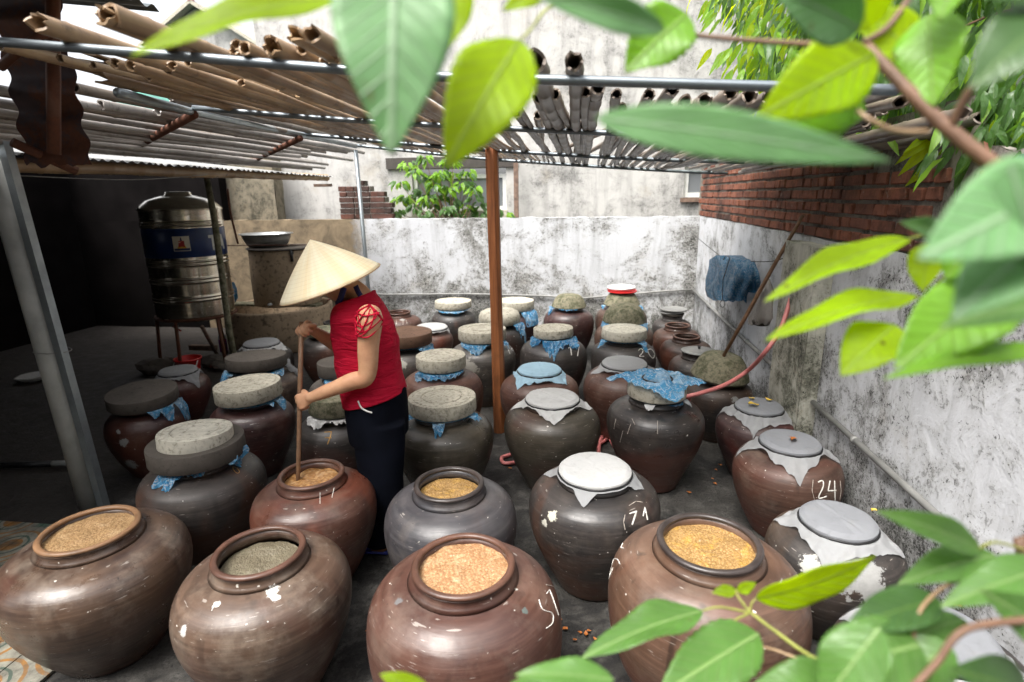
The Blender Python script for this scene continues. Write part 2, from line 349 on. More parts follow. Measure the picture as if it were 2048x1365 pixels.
M['mash_orange'] = m_mash('orange_soy_mash', (.47,.30,.16), (.28,.15,.07), (.47,.34,.20), 110, .15)
M['mash_wet'] = m_mash('wet_orange_mash', (.48,.27,.11), (.28,.14,.05), (.60,.42,.24), 50, .05)
M['mash_tan'] = m_mash('tan_grain_mash', (.42,.28,.14), (.24,.14,.06), (.38,.27,.15), 130, .35)
M['mash_dull'] = m_mash('dull_olive_liquid', (.17,.15,.10), (.12,.10,.065), (.20,.18,.12), 150, .35)
M['dark_in'] = simple('dark_jar_inside', (.03,.018,.012), .6)
M['soil'] = simple('dark_soil', (.03,.025,.02), .9)
XW = 1.38; YB = 7.2
# ------------------------------------------------------------------ ground
t = NT('wet_dark_concrete_floor'); c = t.geo(); n1 = t.noise(c, 1.6, 8, .65, .5); n2 = t.noise(c, 9, 7, .72); n3 = t.noise(c, 60, 5, .7)
x = t.mix(t.mr(n1,.35,.65), (.060,.056,.050), (.016,.015,.014)); x = t.mix(t.mr(n2,.48,.68,0,.8), x, (.11,.105,.095)); x = t.mix(t.mr(t.noise(c, 3.5, 6, .7, 1.0),.5,.6,0,.75), x, (.010,.010,.010)); x = t.mix(t.mr(n3,.52,.66,0,.85), x, (.012,.012,.012))
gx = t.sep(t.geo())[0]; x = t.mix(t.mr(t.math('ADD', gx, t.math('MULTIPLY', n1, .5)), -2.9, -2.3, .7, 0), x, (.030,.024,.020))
M['floor'] = t.fin(x, t.mr(n2,.3,.7,.55,.9), t.bump(n3,.5,.006,t.bump(n2,.5,.02)), 0, .4)
g = MB(); nx, ny = 90, 90
vs = []; 
for i in range(nx+1):
    for j in range(ny+1):
        X = -8+11*i/nx; Y = -2+11*j/ny; vs.append((X, Y, .006*mnoise.noise(Vector((X*2,Y*2,0)))))
g.add(vs, [(i*(ny+1)+j, (i+1)*(ny+1)+j, (i+1)*(ny+1)+j+1, i*(ny+1)+j+1) for i in range(nx) for j in range(ny)])
tag(g.build('yard_floor', M['floor']), kind='structure')
g = MB(); g.add([(-200,-200,-.03),(200,-200,-.03),(200,200,-.03),(-200,200,-.03)], [(0,1,2,3)]); tag(g.build('ground', M['soil'], smooth=False), kind='structure')
# patterned tiles near the left front
def m_tile(name, seed):
    t = NT(name); raw = t.co(rnd=False); s = t.sep(raw)
    d = t.math('SQRT', t.math('ADD', t.math('POWER', t.math('ADD', s[0], .1), 2), t.math('POWER', t.math('ADD', s[1], .1), 2)))
    d2 = t.math('SQRT', t.math('ADD', t.math('POWER', t.math('SUBTRACT', s[0], .1), 2), t.math('POWER', t.math('SUBTRACT', s[1], .1), 2)))
    dm = t.math('MINIMUM', d, d2); w = t.math('ADD', dm, t.math('MULTIPLY', t.noise(t.co(), 20, 3), .012))
    col = t.ramp(w, [(0,(.36,.16,.03)),(.05,(.36,.16,.03)),(.055,(.33,.32,.26)),(.075,(.05,.11,.08)),(.088,(.33,.32,.26)),(.12,(.36,.17,.04)),(.135,(.30,.29,.24)),(.17,(.09,.17,.12))], 'CONSTANT')
    n = t.noise(t.geo(), 11, 7, .72); col = t.mix(t.mr(n,.38,.66,.1,.9), col, (.07,.065,.055))
    n3 = t.noise(t.geo(), 40, 5, .7); col = t.mix(t.mr(n3,.55,.7,0,.6), col, (.2,.18,.15))
    return t.fin(col, t.mr(n,.3,.7,.35,.7), t.bump(n3,.2,.003), 0, .4)
M['tile'] = m_tile('patterned_cement_tile', 0)
tf = bpy.data.objects.new('tiled_floor', None); C.objects.link(tf); tag(tf, kind='structure')
mb = MB(); mb.box(-.098,.098,-.098,.098,0,.012); tile0 = None
k = 0
for i in range(11):
    for j in range(8):
        X = -2.15-.2*i; Y = 2.33-.2*j
        if tile0 is None:
            o = tile0 = mb.build('tile', M['tile'], tf, smooth=False)
        else: o = inst(tile0, 'tile', tf)
        o.location = (X, Y, .004+random.uniform(-.0015,.0015)); o.rotation_euler = (random.uniform(-.004,.004), random.uniform(-.004,.004), (math.pi/2 if (i+j) % 2 else 0))
# ------------------------------------------------------------------ low walls
def rough_box(x0,x1,y0,y1,z0,z1, step=.12, amp=.006, top=.012):
    """box whose faces are gridded and slightly uneven"""
    mb = MB()
    def face(o, u, v, n, au, av, ttop=False):
        nu = max(1,int(au/step)); nv = max(1,int(av/step)); vs=[]
        for a in range(nu+1):
            for b in range(nv+1):
                p = Vector(o)+Vector(u)*(au*a/nu)+Vector(v)*(av*b/nv)
                e = 1
                p += Vector(n)*amp*(mnoise.noise(p*2.3)+.5*mnoise.noise(p*9))
                if abs(p.z-z1) < .02: p.z += top*mnoise.noise(Vector((p.x*6,p.y*6,1)))
                vs.append(p)
        mb.add(vs, [(a*(nv+1)+b,(a+1)*(nv+1)+b,(a+1)*(nv+1)+b+1,a*(nv+1)+b+1) for a in range(nu) for b in range(nv)])
    X,Y,Z = x1-x0,y1-y0,z1-z0
    face((x0,y0,z0),(1,0,0),(0,0,1),(0,-1,0),X,Z); face((x0,y1,z0),(1,0,0),(0,0,1),(0,1,0),X,Z)
    face((x0,y0,z0),(0,1,0),(0,0,1),(-1,0,0),Y,Z); face((x1,y0,z0),(0,1,0),(0,0,1),(1,0,0),Y,Z)
    face((x0,y0,z1),(1,0,0),(0,1,0),(0,0,0),X,Y)
    return mb
bw = rough_box(-5.4, XW+.2, YB, YB+.16, -.02, 1.525, .06, .005).build('back_wall', M['wall']); tag(bw, 'low whitewashed back wall stained with black mould, behind the last row of jars', 'wall')
sw = rough_box(XW, XW+.16, -1.5, YB-.002, -.02, 1.53, .06, .006).build('side_wall', M['wall_r']); tag(sw, 'whitewashed side wall with flaking mouldy paint along the right of the yard', 'wall')
pil = rough_box(XW-.10, XW-.003, 3.30, 3.84, -.02, 1.50, .05, .006).build('wall_pilaster', M['pilaster']); tag(pil, 'grey mossy pilaster projecting from the whitewashed side wall', 'pilaster')
# brick courses on the side wall
bwt = thing('brick_wall', 'unplastered red brick courses on top of the white side wall', 'wall', (XW+.10, 4.9, 1.53))
mc = rough_box(XW+.012-(XW+.10), .06, 2.38-4.9, YB-4.9+.2, .0, .60, .07, .004).build('mortar_core', M['mortar'], bwt)
def m_brick(name, c1, c2):
    t = NT(name); oi = t.n('ShaderNodeObjectInfo'); n = t.noise(t.co(), 22, 6, .7); 
    x = t.mix(oi.outputs['Random'], c1, c2); x = t.mix(t.mr(n,.45,.7,0,.7), x, tuple(v*.35 for v in c2)); g = t.geo()
    bl = t.noise(g, 1.7, 5, .65); x = t.mix(t.mr(bl,.50,.62,0,.8), x, (.025,.02,.018))
    x = t.mix(t.mr(t.noise(t.co(), 16, 5, .7),.62,.70,0,.6), x, (.30,.26,.22))
    return t.fin(x, .9, t.bump(t.noise(t.co(),55,6,.7),.6,.004), 0, .2)
M['brick'] = m_brick('red_brick', (.27,.105,.065), (.16,.068,.048))
M['brick_old'] = m_brick('old_dark_brick', (.13,.055,.04), (.07,.045,.038))
def brick_mesh(l, w, h, seed, m):
    rnd = random.Random(seed); bm = bmesh.new(); bmesh.ops.create_cube(bm, size=1)
    bmesh.ops.scale(bm, vec=(w, l, h), verts=bm.verts); bmesh.ops.bevel(bm, geom=bm.edges[:], offset=.005, segments=1, affect='EDGES')
    for v in bm.verts: v.co += Vector((rnd.uniform(-1,1), rnd.uniform(-1,1), rnd.uniform(-1,1)))*.0028
    me = bpy.data.meshes.new('brick'); bm.to_mesh(me); bm.free(); me.materials.append(m); return me
full = [brick_mesh(.200,.05,.053,i,M['brick']) for i in range(5)]; head = [brick_mesh(.096,.05,.053,20+i,M['brick']) for i in range(5)]
for c_ in range(8):
    y = 2.42+random.uniform(0,.12); 
    while y < YB+.1:
        isf = random.random() < (.62 if c_ % 2 else .35); L = .205 if isf else .100
        if y+L > YB+.15: break
        if not (c_ >= 5 and y < 2.9) and not (c_ == 7 and random.random() < .5):
            b = bpy.data.objects.new('brick', random.choice(full if isf else head)); C.objects.link(b); b.parent = bwt
            b.location = (XW+.022-(XW+.10)+random.uniform(-.005,.004)+(0.0), y+L/2-4.9, .036+c_*.0725+random.uniform(-.002,.002)); b.rotation_euler = (random.uniform(-.015,.015),0,random.uniform(-.03,.03))
        y += L+.012+random.uniform(0,.008)
# rough render lump and netting nearer the camera
rr = thing('rubble_wall', 'rough crumbling grey render lump with brick showing, on the side wall under the leaves', 'wall', (XW+.12, 1.6, 1.53))
mb = rough_box(-.10, .10, -1.6, .80, 0, .40, .03, .03, .05); mb.build('render', M['rubble'], rr)
for i, (y, z) in enumerate(((.72,.12),(.60,.30),(.70,.40),(.45,.12),(.22,.33),(.05,.18))):
    b = bpy.data.objects.new('brick', head[i % 5]); C.objects.link(b); b.parent = rr; b.location = (-.10, y, z); b.rotation_euler = (.2*i, 0, .1)
t = NT('green_net'); cn = t.geo((1,1,1)); wv = t.n('ShaderNodeTexWave', wave_type='BANDS', bands_direction='Z'); t.l(cn, wv.inputs[0]); wv.inputs['Scale'].default_value = 60
t.fin((.012,.055,.055), .9); tp = t.n('ShaderNodeBsdfTransparent'); ms = t.n('ShaderNodeMixShader'); t.l(t.mr(t.noise(cn,40,3),.35,.5,.35,.95), ms.inputs[0]); t.l(tp.outputs[0], ms.inputs[1]); t.l(t.b.outputs[0], ms.inputs[2]); t.l(ms.outputs[0], t.out.inputs[0]); M['net'] = t.m
mb = MB(); vs = []; N1, N2 = 30, 16
for i in range(N1+1):
    for j in range(N2+1):
        y = 2.1-.75*i/N1; z = 1.60+.34*j/N2-.12*(i/N1)*(1-j/N2); vs.append((XW-.045-.05*abs(mnoise.noise(Vector((y*4,z*4,3))))+.09*(j/N2)**3, y+.05*mnoise.noise(Vector((z*5,y*3,9))), z+.03*mnoise.noise(Vector((y*5,0,z)))))
mb.add(vs, [(i*(N2+1)+j,(i+1)*(N2+1)+j,(i+1)*(N2+1)+j+1,i*(N2+1)+j+1) for i in range(N1) for j in range(N2)])
tag(mb.build('shade_net', M['net']), 'crumpled blue-green shade net hanging over the grey rubble on the side wall', 'net')
# ------------------------------------------------------------------ house behind
hb = thing('neighbour_house', 'tall grey rendered house wall streaked with black, behind the back wall', 'house', (0, 7.8, 0))
def wall_with_holes(x0, x1, z0, z1, holes, thick=.2):
    xs = sorted({x0, x1, *[h[0] for h in holes], *[h[1] for h in holes]}); zs = sorted({z0, z1, *[h[2] for h in holes], *[h[3] for h in holes]})
    def dense(a):
        o = []
        for p, q in zip(a, a[1:]):
            n = max(1, int((q-p)/.25)); o += [p+(q-p)*i/n for i in range(n)]
        return o+[a[-1]]
    XS = dense(xs); ZS = dense(zs); mb = MB(); idx = {}; vs = []; fs = []
    def inh(x, z): return any(h[0] < x < h[1] and h[2] < z < h[3] for h in holes)
    def vid(i, k, b):
        if (i,k,b) not in idx: idx[(i,k,b)] = len(vs); vs.append((XS[i], thick if b else 0, ZS[k]))
        return idx[(i,k,b)]
    nxx, nz = len(XS)-1, len(ZS)-1
    solid = [[not inh((XS[i]+XS[i+1])/2, (ZS[k]+ZS[k+1])/2) for k in range(nz)] for i in range(nxx)]
    for i in range(nxx):
        for k in range(nz):
            if not solid[i][k]: continue
            fs.append((vid(i,k,0),vid(i+1,k,0),vid(i+1,k+1,0),vid(i,k+1,0))); fs.append((vid(i,k,1),vid(i,k+1,1),vid(i+1,k+1,1),vid(i+1,k,1)))
            for di, dk, a, b in ((-1,0,(0,0),(0,1)),(1,0,(1,1),(1,0)),(0,-1,(1,0),(0,0)),(0,1,(0,1),(1,1))):
                ii, kk = i+di, k+dk
                if not (0 <= ii < nxx and 0 <= kk < nz and solid[ii][kk]):
                    fs.append((vid(i+a[0],k+a[1],0),vid(i+b[0],k+b[1],0),vid(i+b[0],k+b[1],1),vid(i+a[0],k+a[1],1)))
    return mb.add(vs, fs)
YH = 7.8
w1a = PY(828,430,YH); w1b = PY(1012,338,YH); w2a = PY(1366,404,YH)
xl = PY(527,220,YH).x
holes = [(w1a.x, w1b.x, w1a.z+.0, 2.18), (w2a.x, 2.5, 1.72, 2.16)]
wl = wall_with_holes(xl, 6.5, -.02, 7.5, holes).build('wall', M['building'], hb, smooth=False)
mb = MB(); mb.box(xl-.1, 6.6, -.1, 3.2, 7.5, 7.62); mb.build('roof', M['conc'], hb, False)
mb = MB(); mb.box(xl, xl+.2, .2, 3, 0, 7.5); mb.build('side_wall', M['building'], hb, False)
t = NT('window_glass_grey'); M['glass'] = t.fin((.16,.17,.18), .12, None, 0, .7)
M['frame'] = simple('white_window_frame', (.62,.62,.60), .5, var=.2)
M['dark_lintel'] = simple('dark_lintel_board', (.05,.042,.036), .7, var=.3)
def window(x0,x1,z0,z1,fw, parent):
    mb = MB(); mb.box(x0,x1,.05,.11,z0,z0+fw); mb.box(x0,x1,.05,.11,z1-fw,z1); mb.box(x0,x0+fw,.05,.11,z0+fw,z1-fw); mb.box(x1-fw,x1,.05,.11,z0+fw,z1-fw)
    f = mb.build('window', M['frame'], parent, False)
    p = MB().box(x0+fw,x1-fw,.075,.085,z0+fw,z1-fw).build('pane', M['glass'], f, False); return f
window(w1a.x+.002, w1b.x-.002, w1a.z+.05, 2.10, .055, hb)
MB().box(w1a.x-.35, w1b.x+.15, -.04, .04, 2.182, 2.33).build('lintel', M['dark_lintel'], hb, False)
MB().box(w1a.x-.02, w1b.x+.02, -.05, .12, w1a.z-.04, w1a.z+.048).build('sill', M['conc'], hb, False)
window(w2a.x+.002, 2.49, 1.75, 2.14, .06, hb)
MB().box(w2a.x-.04, 2.5, -.05, .10, 1.69, 1.745).build('sill', M['wood_grey'], hb, False)
# plank on the house wall, next to the window
p = PY(1033,434,7.62); q = PY(1028,325,7.62)
tag(MB().box(p.x-.03,p.x+.03,7.60,7.64,1.2,q.z+.2).build('plank', M['wood_grey'], smooth=False), 'narrow brown plank standing against the grey house wall, right of the wide window', 'plank')
# broken brick stub
bs = thing('brick_stub', 'broken stepped stub of old dark brickwork on the back wall', 'brickwork', (0, 7.36, 1.525))
x0 = PY(682,440,7.3).x; x1 = PY(786,440,7.3).x
prof = [(x0,x1),(x0,x1-.02),(x0+.01,x1),(x0+.0,x1-.08),(x0+.01,x1-.10),(x0+.0,x1-.28),(x0+.26,x1-.36)]
ob = [brick_mesh(.2,.1,.062,40+i,M['brick_old']) for i in range(4)]; oh = [brick_mesh(.1,.1,.062,50+i,M['brick_old']) for i in range(4)]
mb = MB()
for i,(a,b) in enumerate(prof): mb.box(a+.012,b-.012,-.045,.10,i*.072,(i+1)*.072-.006)
mb.build('mortar_core', M['mortar'], bs, False)
for i,(a,b) in enumerate(prof):
    x = a
    while x < b-.05:
        f = random.random() < .5 and x+.2 < b; L = .2 if f else .1
        o = bpy.data.objects.new('brick', random.choice(ob if f else oh)); C.objects.link(o); o.parent = bs; o.location = (min(x+L/2,b-L/2), -.012+random.uniform(-.006,.004), .034+i*.072); o.rotation_euler = (0, random.uniform(-.03,.03), math.pi/2+random.uniform(-.05,.05)); x += L+.012
# dark mossy block and render left of the house
pa = PY(470,440,7.45); pb = PY(553,365,7.45)
mb = rough_box(pa.x-.1, pb.x, 7.38, 7.6, -.02, 2.45, .08, .02); tag(mb.build('dark_wall', M['dark_moss']), 'dark mossy wall piece behind the concrete tanks', 'wall')
# pipes along the walls
def pipe(name, pts, r, m, label, cat, clips=(), n=10):
    o = MB().tube(smoothpath(pts, 5) if len(pts) > 2 else pts, r, n).build('pipe', m); tag(o, label, cat); o.name = name; return o
bp = thing('wall_pipe', 'thin grey conduit running low along the back wall and round onto the side wall', 'pipe', (0,0,.6))
MB().tube([(x, YB-.03, z-.6) for x, z in ((-3.6,.55),(-2.7,.52),(-1.6,.54),(-.6,.525),(.0,.50),(.6,.56),(1.0,.60),(1.345,.62))], .013, 8).build('pipe', M['conduit'], bp)
MB().tube([(XW-.03, YB-.05, .02),(XW-.03, 5.5, -.005),(XW-.03, 3.86, -.005)], .016, 8).build('pipe', M['conduit'], bp)
MB().tube([(XW-.03, 3.28, -.005),(XW-.03, 1.5, 0),(XW-.03, -1, 0)], .016, 10).build('pipe', M['conduit'], bp)
for y in (6.2, 4.7, 2.75, 2.0, 1.3): MB().tube([(XW-.03, y-.012, -.004),(XW-.03, y+.012, -.004)], .021, 10).build('clip', M['conduit'], bp)
# ------------------------------------------------------------------ shed on the left
XF = -3.15
sh = thing('shed', 'dark open shed with a low sheet roof on the left of the yard', 'shed', (-5.0, 4.0, 0))
L = Vector((-5.0,4.0,0))
def shp(name, mb, m, smooth=False):
    mb.v = [tuple(Vector(p)-L) for p in mb.v]; return mb.build(name, m, sh, smooth)
M['shedwall'] = simple('black_shed_wall', (.006,.005,.005), .95, var=.5, sc=3, spec=.05)  # near-black base colour that keeps the shed interior dark
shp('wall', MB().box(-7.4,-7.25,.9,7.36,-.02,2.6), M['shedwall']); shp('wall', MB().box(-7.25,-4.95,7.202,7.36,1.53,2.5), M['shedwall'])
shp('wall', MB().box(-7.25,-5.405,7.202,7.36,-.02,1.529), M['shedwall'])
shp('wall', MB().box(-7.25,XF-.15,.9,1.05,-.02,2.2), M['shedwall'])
# roof sheet: corrugated, ridges run down the slope (along X)
def corr(x0,z0,x1,z1,y0,y1,amp=.008,pitch=.075,nx=2,rag=.0):
    mb = MB(); n = int((y1-y0)/pitch*6); vs = []
    for j in range(n+1):
        y = y0+(y1-y0)*j/n; w = amp*math.sin(2*math.pi*y/pitch); r = rag*mnoise.noise(Vector((y*4,0,0)))
        for i in range(nx+1):
            f = i/nx; vs.append((x0+(x1-x0)*f+(r if i == 0 else 0), y, z0+(z1-z0)*f+w))
        
    return mb.add(vs, [(j*(nx+1)+i,(j+1)*(nx+1)+i,(j+1)*(nx+1)+i+1,j*(nx+1)+i+1) for j in range(n) for i in range(nx)])
r1 = corr(XF+.10, 2.055, -7.3, 2.55, .9, 6.0, rag=.05); shp('roof_sheet', r1, M['zinc'], True)
shp('roof_sheet', corr(XF+.10, 2.055, XF-.5, 2.10, 6.0, 6.62, rag=.05), M['zinc'], True)
fa = PX(40,336,XF); fb = PX(655,356,XF)
fas = [Vector((XF,1.2,1.985)), Vector((XF,3.0,1.985)), Vector((XF,4.6,1.995)), Vector((XF, fb.y, fb.z))]
def bamboo_mesh(p0, p1, r0, r1, m, name='bamboo_pole', bend=.0, hollow=True, split=0, seed=0, seg=14, node=.26, parent=None):
    rnd = random.Random(seed); p0 = Vector(p0); p1 = Vector(p1); Ln = (p1-p0).length; d = (p1-p0)/Ln
    side = d.orthogonal().normalized(); bd = Vector((0,0,-1)) if seed % 2 else (d.cross(Vector((0,0,1))).normalized() if abs(d.z)<.9 else side)
    st = []; s = 0; nn = rnd.uniform(.05,node)
    while s < Ln: st += [(q, b) for q, b in ((nn-.012,0),(nn,.10),(nn+.012,0)) if 0 < q < Ln]; s = nn; nn += node*rnd.uniform(.8,1.15)
    extra = [(Ln*i/12, 0) for i in range(13)]; st = sorted(st+[e for e in extra if all(abs(e[0]-q[0]) > .03 for q in st)] )
    if st[0][0] > .001: st = [(0,0)]+st
    pts = []; rad = []
    for s_, b in st:
        f = s_/Ln; pts.append(p0+d*s_+bd*bend*math.sin(math.pi*f)+side*.012*mnoise.noise(Vector((s_*1.5,seed*3.1,0)))); rad.append((r0+(r1-r0)*f)*(1+b))
    mb = MB(); mb.tube(pts, rad, seg, cap=not hollow)
    if hollow:
        i0 = len(mb.v); mb2 = MB().tube([pts[0]+(pts[1]-pts[0])*.0, pts[0]+d*.12], [rad[0]*.72, rad[0]*.66], seg, cap=False)
        mb.add(mb2.v, mb2.f)
        mb.f += [(j, (j+1)%seg, i0+(j+1)%seg, i0+j) for j in range(seg)]
        mb.f.append(tuple(i0+seg+j for j in range(seg)))
        k = len(pts)-1; mb.f.append(tuple(k*seg+j for j in range(seg)))
        if split:   # ragged, torn mouth
            for j in range(seg):
                e = split*1.6*mnoise.noise(Vector((math.cos(2*math.pi*j/seg)*1.6+seed, math.sin(2*math.pi*j/seg)*1.6, 0)))
                for b in (j, i0+j): mb.v[b] = tuple(Vector(mb.v[b])+d*e)
    return mb.build(name, m, parent, True, auto=50)
o = bamboo_mesh(fas[0], fas[3], .042, .038, M['bam_tan'], 'bamboo_beam', bend=.01, hollow=False); tag(o, 'thick tan bamboo beam carrying the eave of the dark shed roof', 'bamboo beam')
for e, zz in ((0,0),(.02,-.035)):
    pass
q = fas[3]; shp('batten', MB().box(XF-.2, XF+.03, q.y+.02, q.y+.05, 1.94, 1.975), M['wood_grey']); 
# white inner post of the shed, next to the tank
a = PY(420,378,5.0); b = PY(455,640,5.0)
pst = MB().tube([(a.x-.02,5.0,2.10),(a.x,5.0,1.6),(b.x,5.0,.5),(b.x+.03,5.0,0)], [.026,.030,.030,.034], 8).build('shed_post', M['conc_moss'] ); tag(pst, 'slim pale wooden post holding the shed eave between the steel tank and the concrete tanks', 'post')
# rusty hanging sheet, rusty upright, roof edge top left
vs = []; mb = MB(); nz = 64; nxx = 14; Y0 = 2.05
ca = PY(22,40,Y0); cb = PY(158,80,Y0); cc = PY(160,318,Y0)
for k in range(nz+1):
    z = cc.z-.02+(2.72-cc.z)*k/nz
    for i in range(nxx+1):
        f = i/nxx; edge = .02*mnoise.noise(Vector((z*14,5,0))) if i == nxx else 0
        vs.append((ca.x-.1+(cc.x-ca.x+.1)*f+edge, Y0+.03+.013*math.sin(2*math.pi*z/.125)+.02*f, z+(.03*mnoise.noise(Vector((f*6,1,0))) if k == 0 else 0)))
mb.add(vs, [(k*(nxx+1)+i,k*(nxx+1)+i+1,(k+1)*(nxx+1)+i+1,(k+1)*(nxx+1)+i) for k in range(nz) for i in range(nxx)])
tag(mb.build('hanging_sheet', M['rust_sheet']), 'dark rusty corrugated sheet hanging upright at the upper left', 'metal sheet')
a = PY(105,-60,1.95); b = PY(108,308,1.95)
tag(MB().tube([a,(a+b)/2,b], .022, 8).build('rusty_upright', M['rust']), 'rusty vertical iron bar in front of the corrugated sheet', 'iron bar')
tag(MB().tube([PY(25,285,2.0), PY(152,342,2.2)], .019, 8).build('rusty_pipe', M['rust']), 'short rusty pipe stub below the hanging corrugated sheet', 'pipe')
tag(MB().tube([PY(0,135,1.9), PY(60,85,1.9), PY(98,62,1.9)], .016, 8).build('rusty_brace', M['rust']), 'rusty curved brace bolted beside the vertical iron bar', 'brace')
mb = corr(-1.62, 2.50, -3.4, 2.72, .9, 2.15, amp=.01); tag(mb.build('porch_roof', M['darkzinc']), 'dark underside of a metal roof edge at the upper left corner', 'roof')
# neighbours seen over the shed
M['greenroof'] = simple('green_metal_roof', (.03,.16,.12), .5, var=.2, sc=2)
gh = thing('green_roofed_house', 'house with a green metal roof seen between the bamboo poles on the left', 'house', (-8,12,0))
MB().box(-3,2.6,0,4,0,3.6).build('wall', M['building'], gh, False)
mb = MB(); mb.add([(-3.4,-.5,3.5),(3.0,-.5,3.5),(3.0,2,4.6),(-3.4,2,4.6),(-3.4,4.5,3.5),(3.0,4.5,3.5)], [(0,1,2,3),(3,2,5,4)]); mb.build('roof', M['greenroof'], gh, False)
wh = thing('gabled_house', 'pale house gable with a pink finial against the white sky', 'house', (-11.5,18,0))
a = PY(396,12,18)-Vector((-11.5,18,0)); e1 = PY(318,70,18)-Vector((-11.5,18,0)); e2 = PY(500,75,18)-Vector((-11.5,18,0))
mb = MB(); mb.add([(e1.x,0,0),(e2.x,0,0),(e2.x,0,e2.z),(a.x,0,a.z),(e1.x,0,e1.z),(e1.x,5,0),(e2.x,5,0),(e2.x,5,e2.z),(a.x,5,a.z),(e1.x,5,e1.z)],[(0,1,2,3,4),(5,9,8,7,6),(1,6,7,2),(0,4,9,5)]); mb.build('wall', M['building'], wh, False)
mb = MB(); mb.add([(e1.x-.5,-.4,e1.z-.35),(a.x,-.4,a.z+.08),(e2.x+.5,-.4,e2.z-.3),(e1.x-.5,5.2,e1.z-.35),(a.x,5.2,a.z+.08),(e2.x+.5,5.2,e2.z-.3),(e1.x-.5,-.4,e1.z-.45),(a.x,-.4,a.z-.04),(e2.x+.5,-.4,e2.z-.4)],[(0,1,4,3),(1,2,5,4),(6,7,1,0),(7,8,2,1)]); mb.build('roof', M['conc'], wh, False)
M['pink'] = simple('pink_finial', (.5,.12,.16), .6)
MB().lathe([(0,0),(.12,.02),(.05,.12),(.16,.25),(.05,.4),(.09,.5),(0,.7)], 12, (a.x,-.3,a.z)).build('finial', M['pink'], wh)
# ------------------------------------------------------------------ rack of grey pipes and bamboo
def zr(x): return 2.105+(-.10*(x+.64) if x < -.64 else -.063*(x+.64))
def xb(px, py, y): return PY(px, py, y)
beams = [
 ([PY(-30,82,1.5), PY(300,108,1.5), PY(640,136,1.5), PY(860,153,1.5), PY(1200,163,1.5), PY(1500,172,1.5), PY(1795,181,1.5)], .0125, 'grey pipe beam nearest the camera, across the front of the bamboo rack'),
 ([PY(386,216,2.7), PY(700,241,2.7), PY(1000,257,2.7), PY(1300,270,2.7), PY(1620,283,2.7)], .0125, 'second grey pipe beam under the bamboo, behind the front one'),
 ([PY(591,267,4.05), PY(800,287,4.05), PY(993,302,4.05), PY(1300,319,4.05), PY(1545,326,4.05)], .0135, 'grey pipe beam resting on the orange-brown timber post'),
 ([PY(700,290,5.0), PY(850,306,5.0), PY(990,320,5.0), PY(1300,340,5.0), PY(1455,347,5.0)], .0135, 'rearmost grey pipe beam at the far ends of the bamboo')]
for pts, r, lab in beams:
    o = MB().tube(smoothpath(pts, 4), r, 10).build('rack_beam', M['beam']); tag(o, lab, 'beam')
def zbeam(x, y):      # height of the rack at a point (beams interpolated)
    best = None
    def at(pts):
        for a, b in zip(pts, pts[1:]):
            if a.x <= x <= b.x: return a.z+(b.z-a.z)*(x-a.x)/(b.x-a.x)
        a, b = (pts[0], pts[1]) if x < pts[0].x else (pts[-2], pts[-1])
        return a.z+(b.z-a.z)*(x-a.x)/(b.x-a.x)
    Ys = (1.5, 2.7, 4.05, 5.0); zs = [at(b[0]) for b in beams]
    import bisect
    i = min(max(bisect.bisect(Ys, y)-1, 0), 2); f = (y-Ys[i])/(Ys[i+1]-Ys[i]); return zs[i]+(zs[i+1]-zs[i])*f
XE = PY(386,216,2.7).x
edge = [PY(236,186,2.0), PY(403,229,2.85), PY(560,262,3.8), PY(712,293,4.68)]
tag(MB().tube(edge, .018, 10).build('rack_side_pipe', M['steel']), 'pale grey pipe running away from the camera along the left edge of the bamboo rack', 'pipe')
sp = edge[-1]
tag(MB().tube([(sp.x+.02, sp.y, 0), (sp.x-.005, sp.y, sp.z-.03)], .017, 10).build('steel_pole', M['steel']), 'slim grey steel pole standing between the jars and holding the rack', 'pole')
for i, (p, q) in enumerate((((386,216,2.7),(262,300)), ((600,268,3.95),(497,326)))):
    a = PY(*p); b = PX(*q, XF+.02)
    tag(MB().tube([a-Vector((0,0,.03)), b+Vector((0,0,.0))], .022, 8).build('rusty_bracket', M['rust']), ['rusty slanting bracket under the silvery bamboo, nearer one', 'rusty slanting bracket under the silvery bamboo, farther one'][i], 'bracket')
# timber post
pb_ = PZ(1000,863,0); pt = PY(983,292,pb_.y); 
mb = MB(); ps = 12; secs = []
for i in range(ps+1):
    f = i/ps; p = Vector((pb_.x,pb_.y,0)).lerp(pt, f); w = .043-.004*f+.0015*math.sin(f*9)
    ch = w*.72; secs.append([(p.x-w,p.y-ch,p.z),(p.x-ch,p.y-w,p.z),(p.x+ch*.6,p.y-w,p.z),(p.x+w,p.y-ch*.6,p.z),(p.x+w,p.y+w,p.z),(p.x-w,p.y+w,p.z)])
vs = [v for s_ in secs for v in s_]; fs = [(i*6+j,i*6+(j+1)%6,(i+1)*6+(j+1)%6,(i+1)*6+j) for i in range(ps) for j in range(6)]+[tuple(range(6)),tuple(ps*6+j for j in range(6))]
tag(mb.add(vs, fs).build('timber_post', M['wood'], smooth=False), 'orange-brown squared timber post standing among the jars under the rack', 'post')
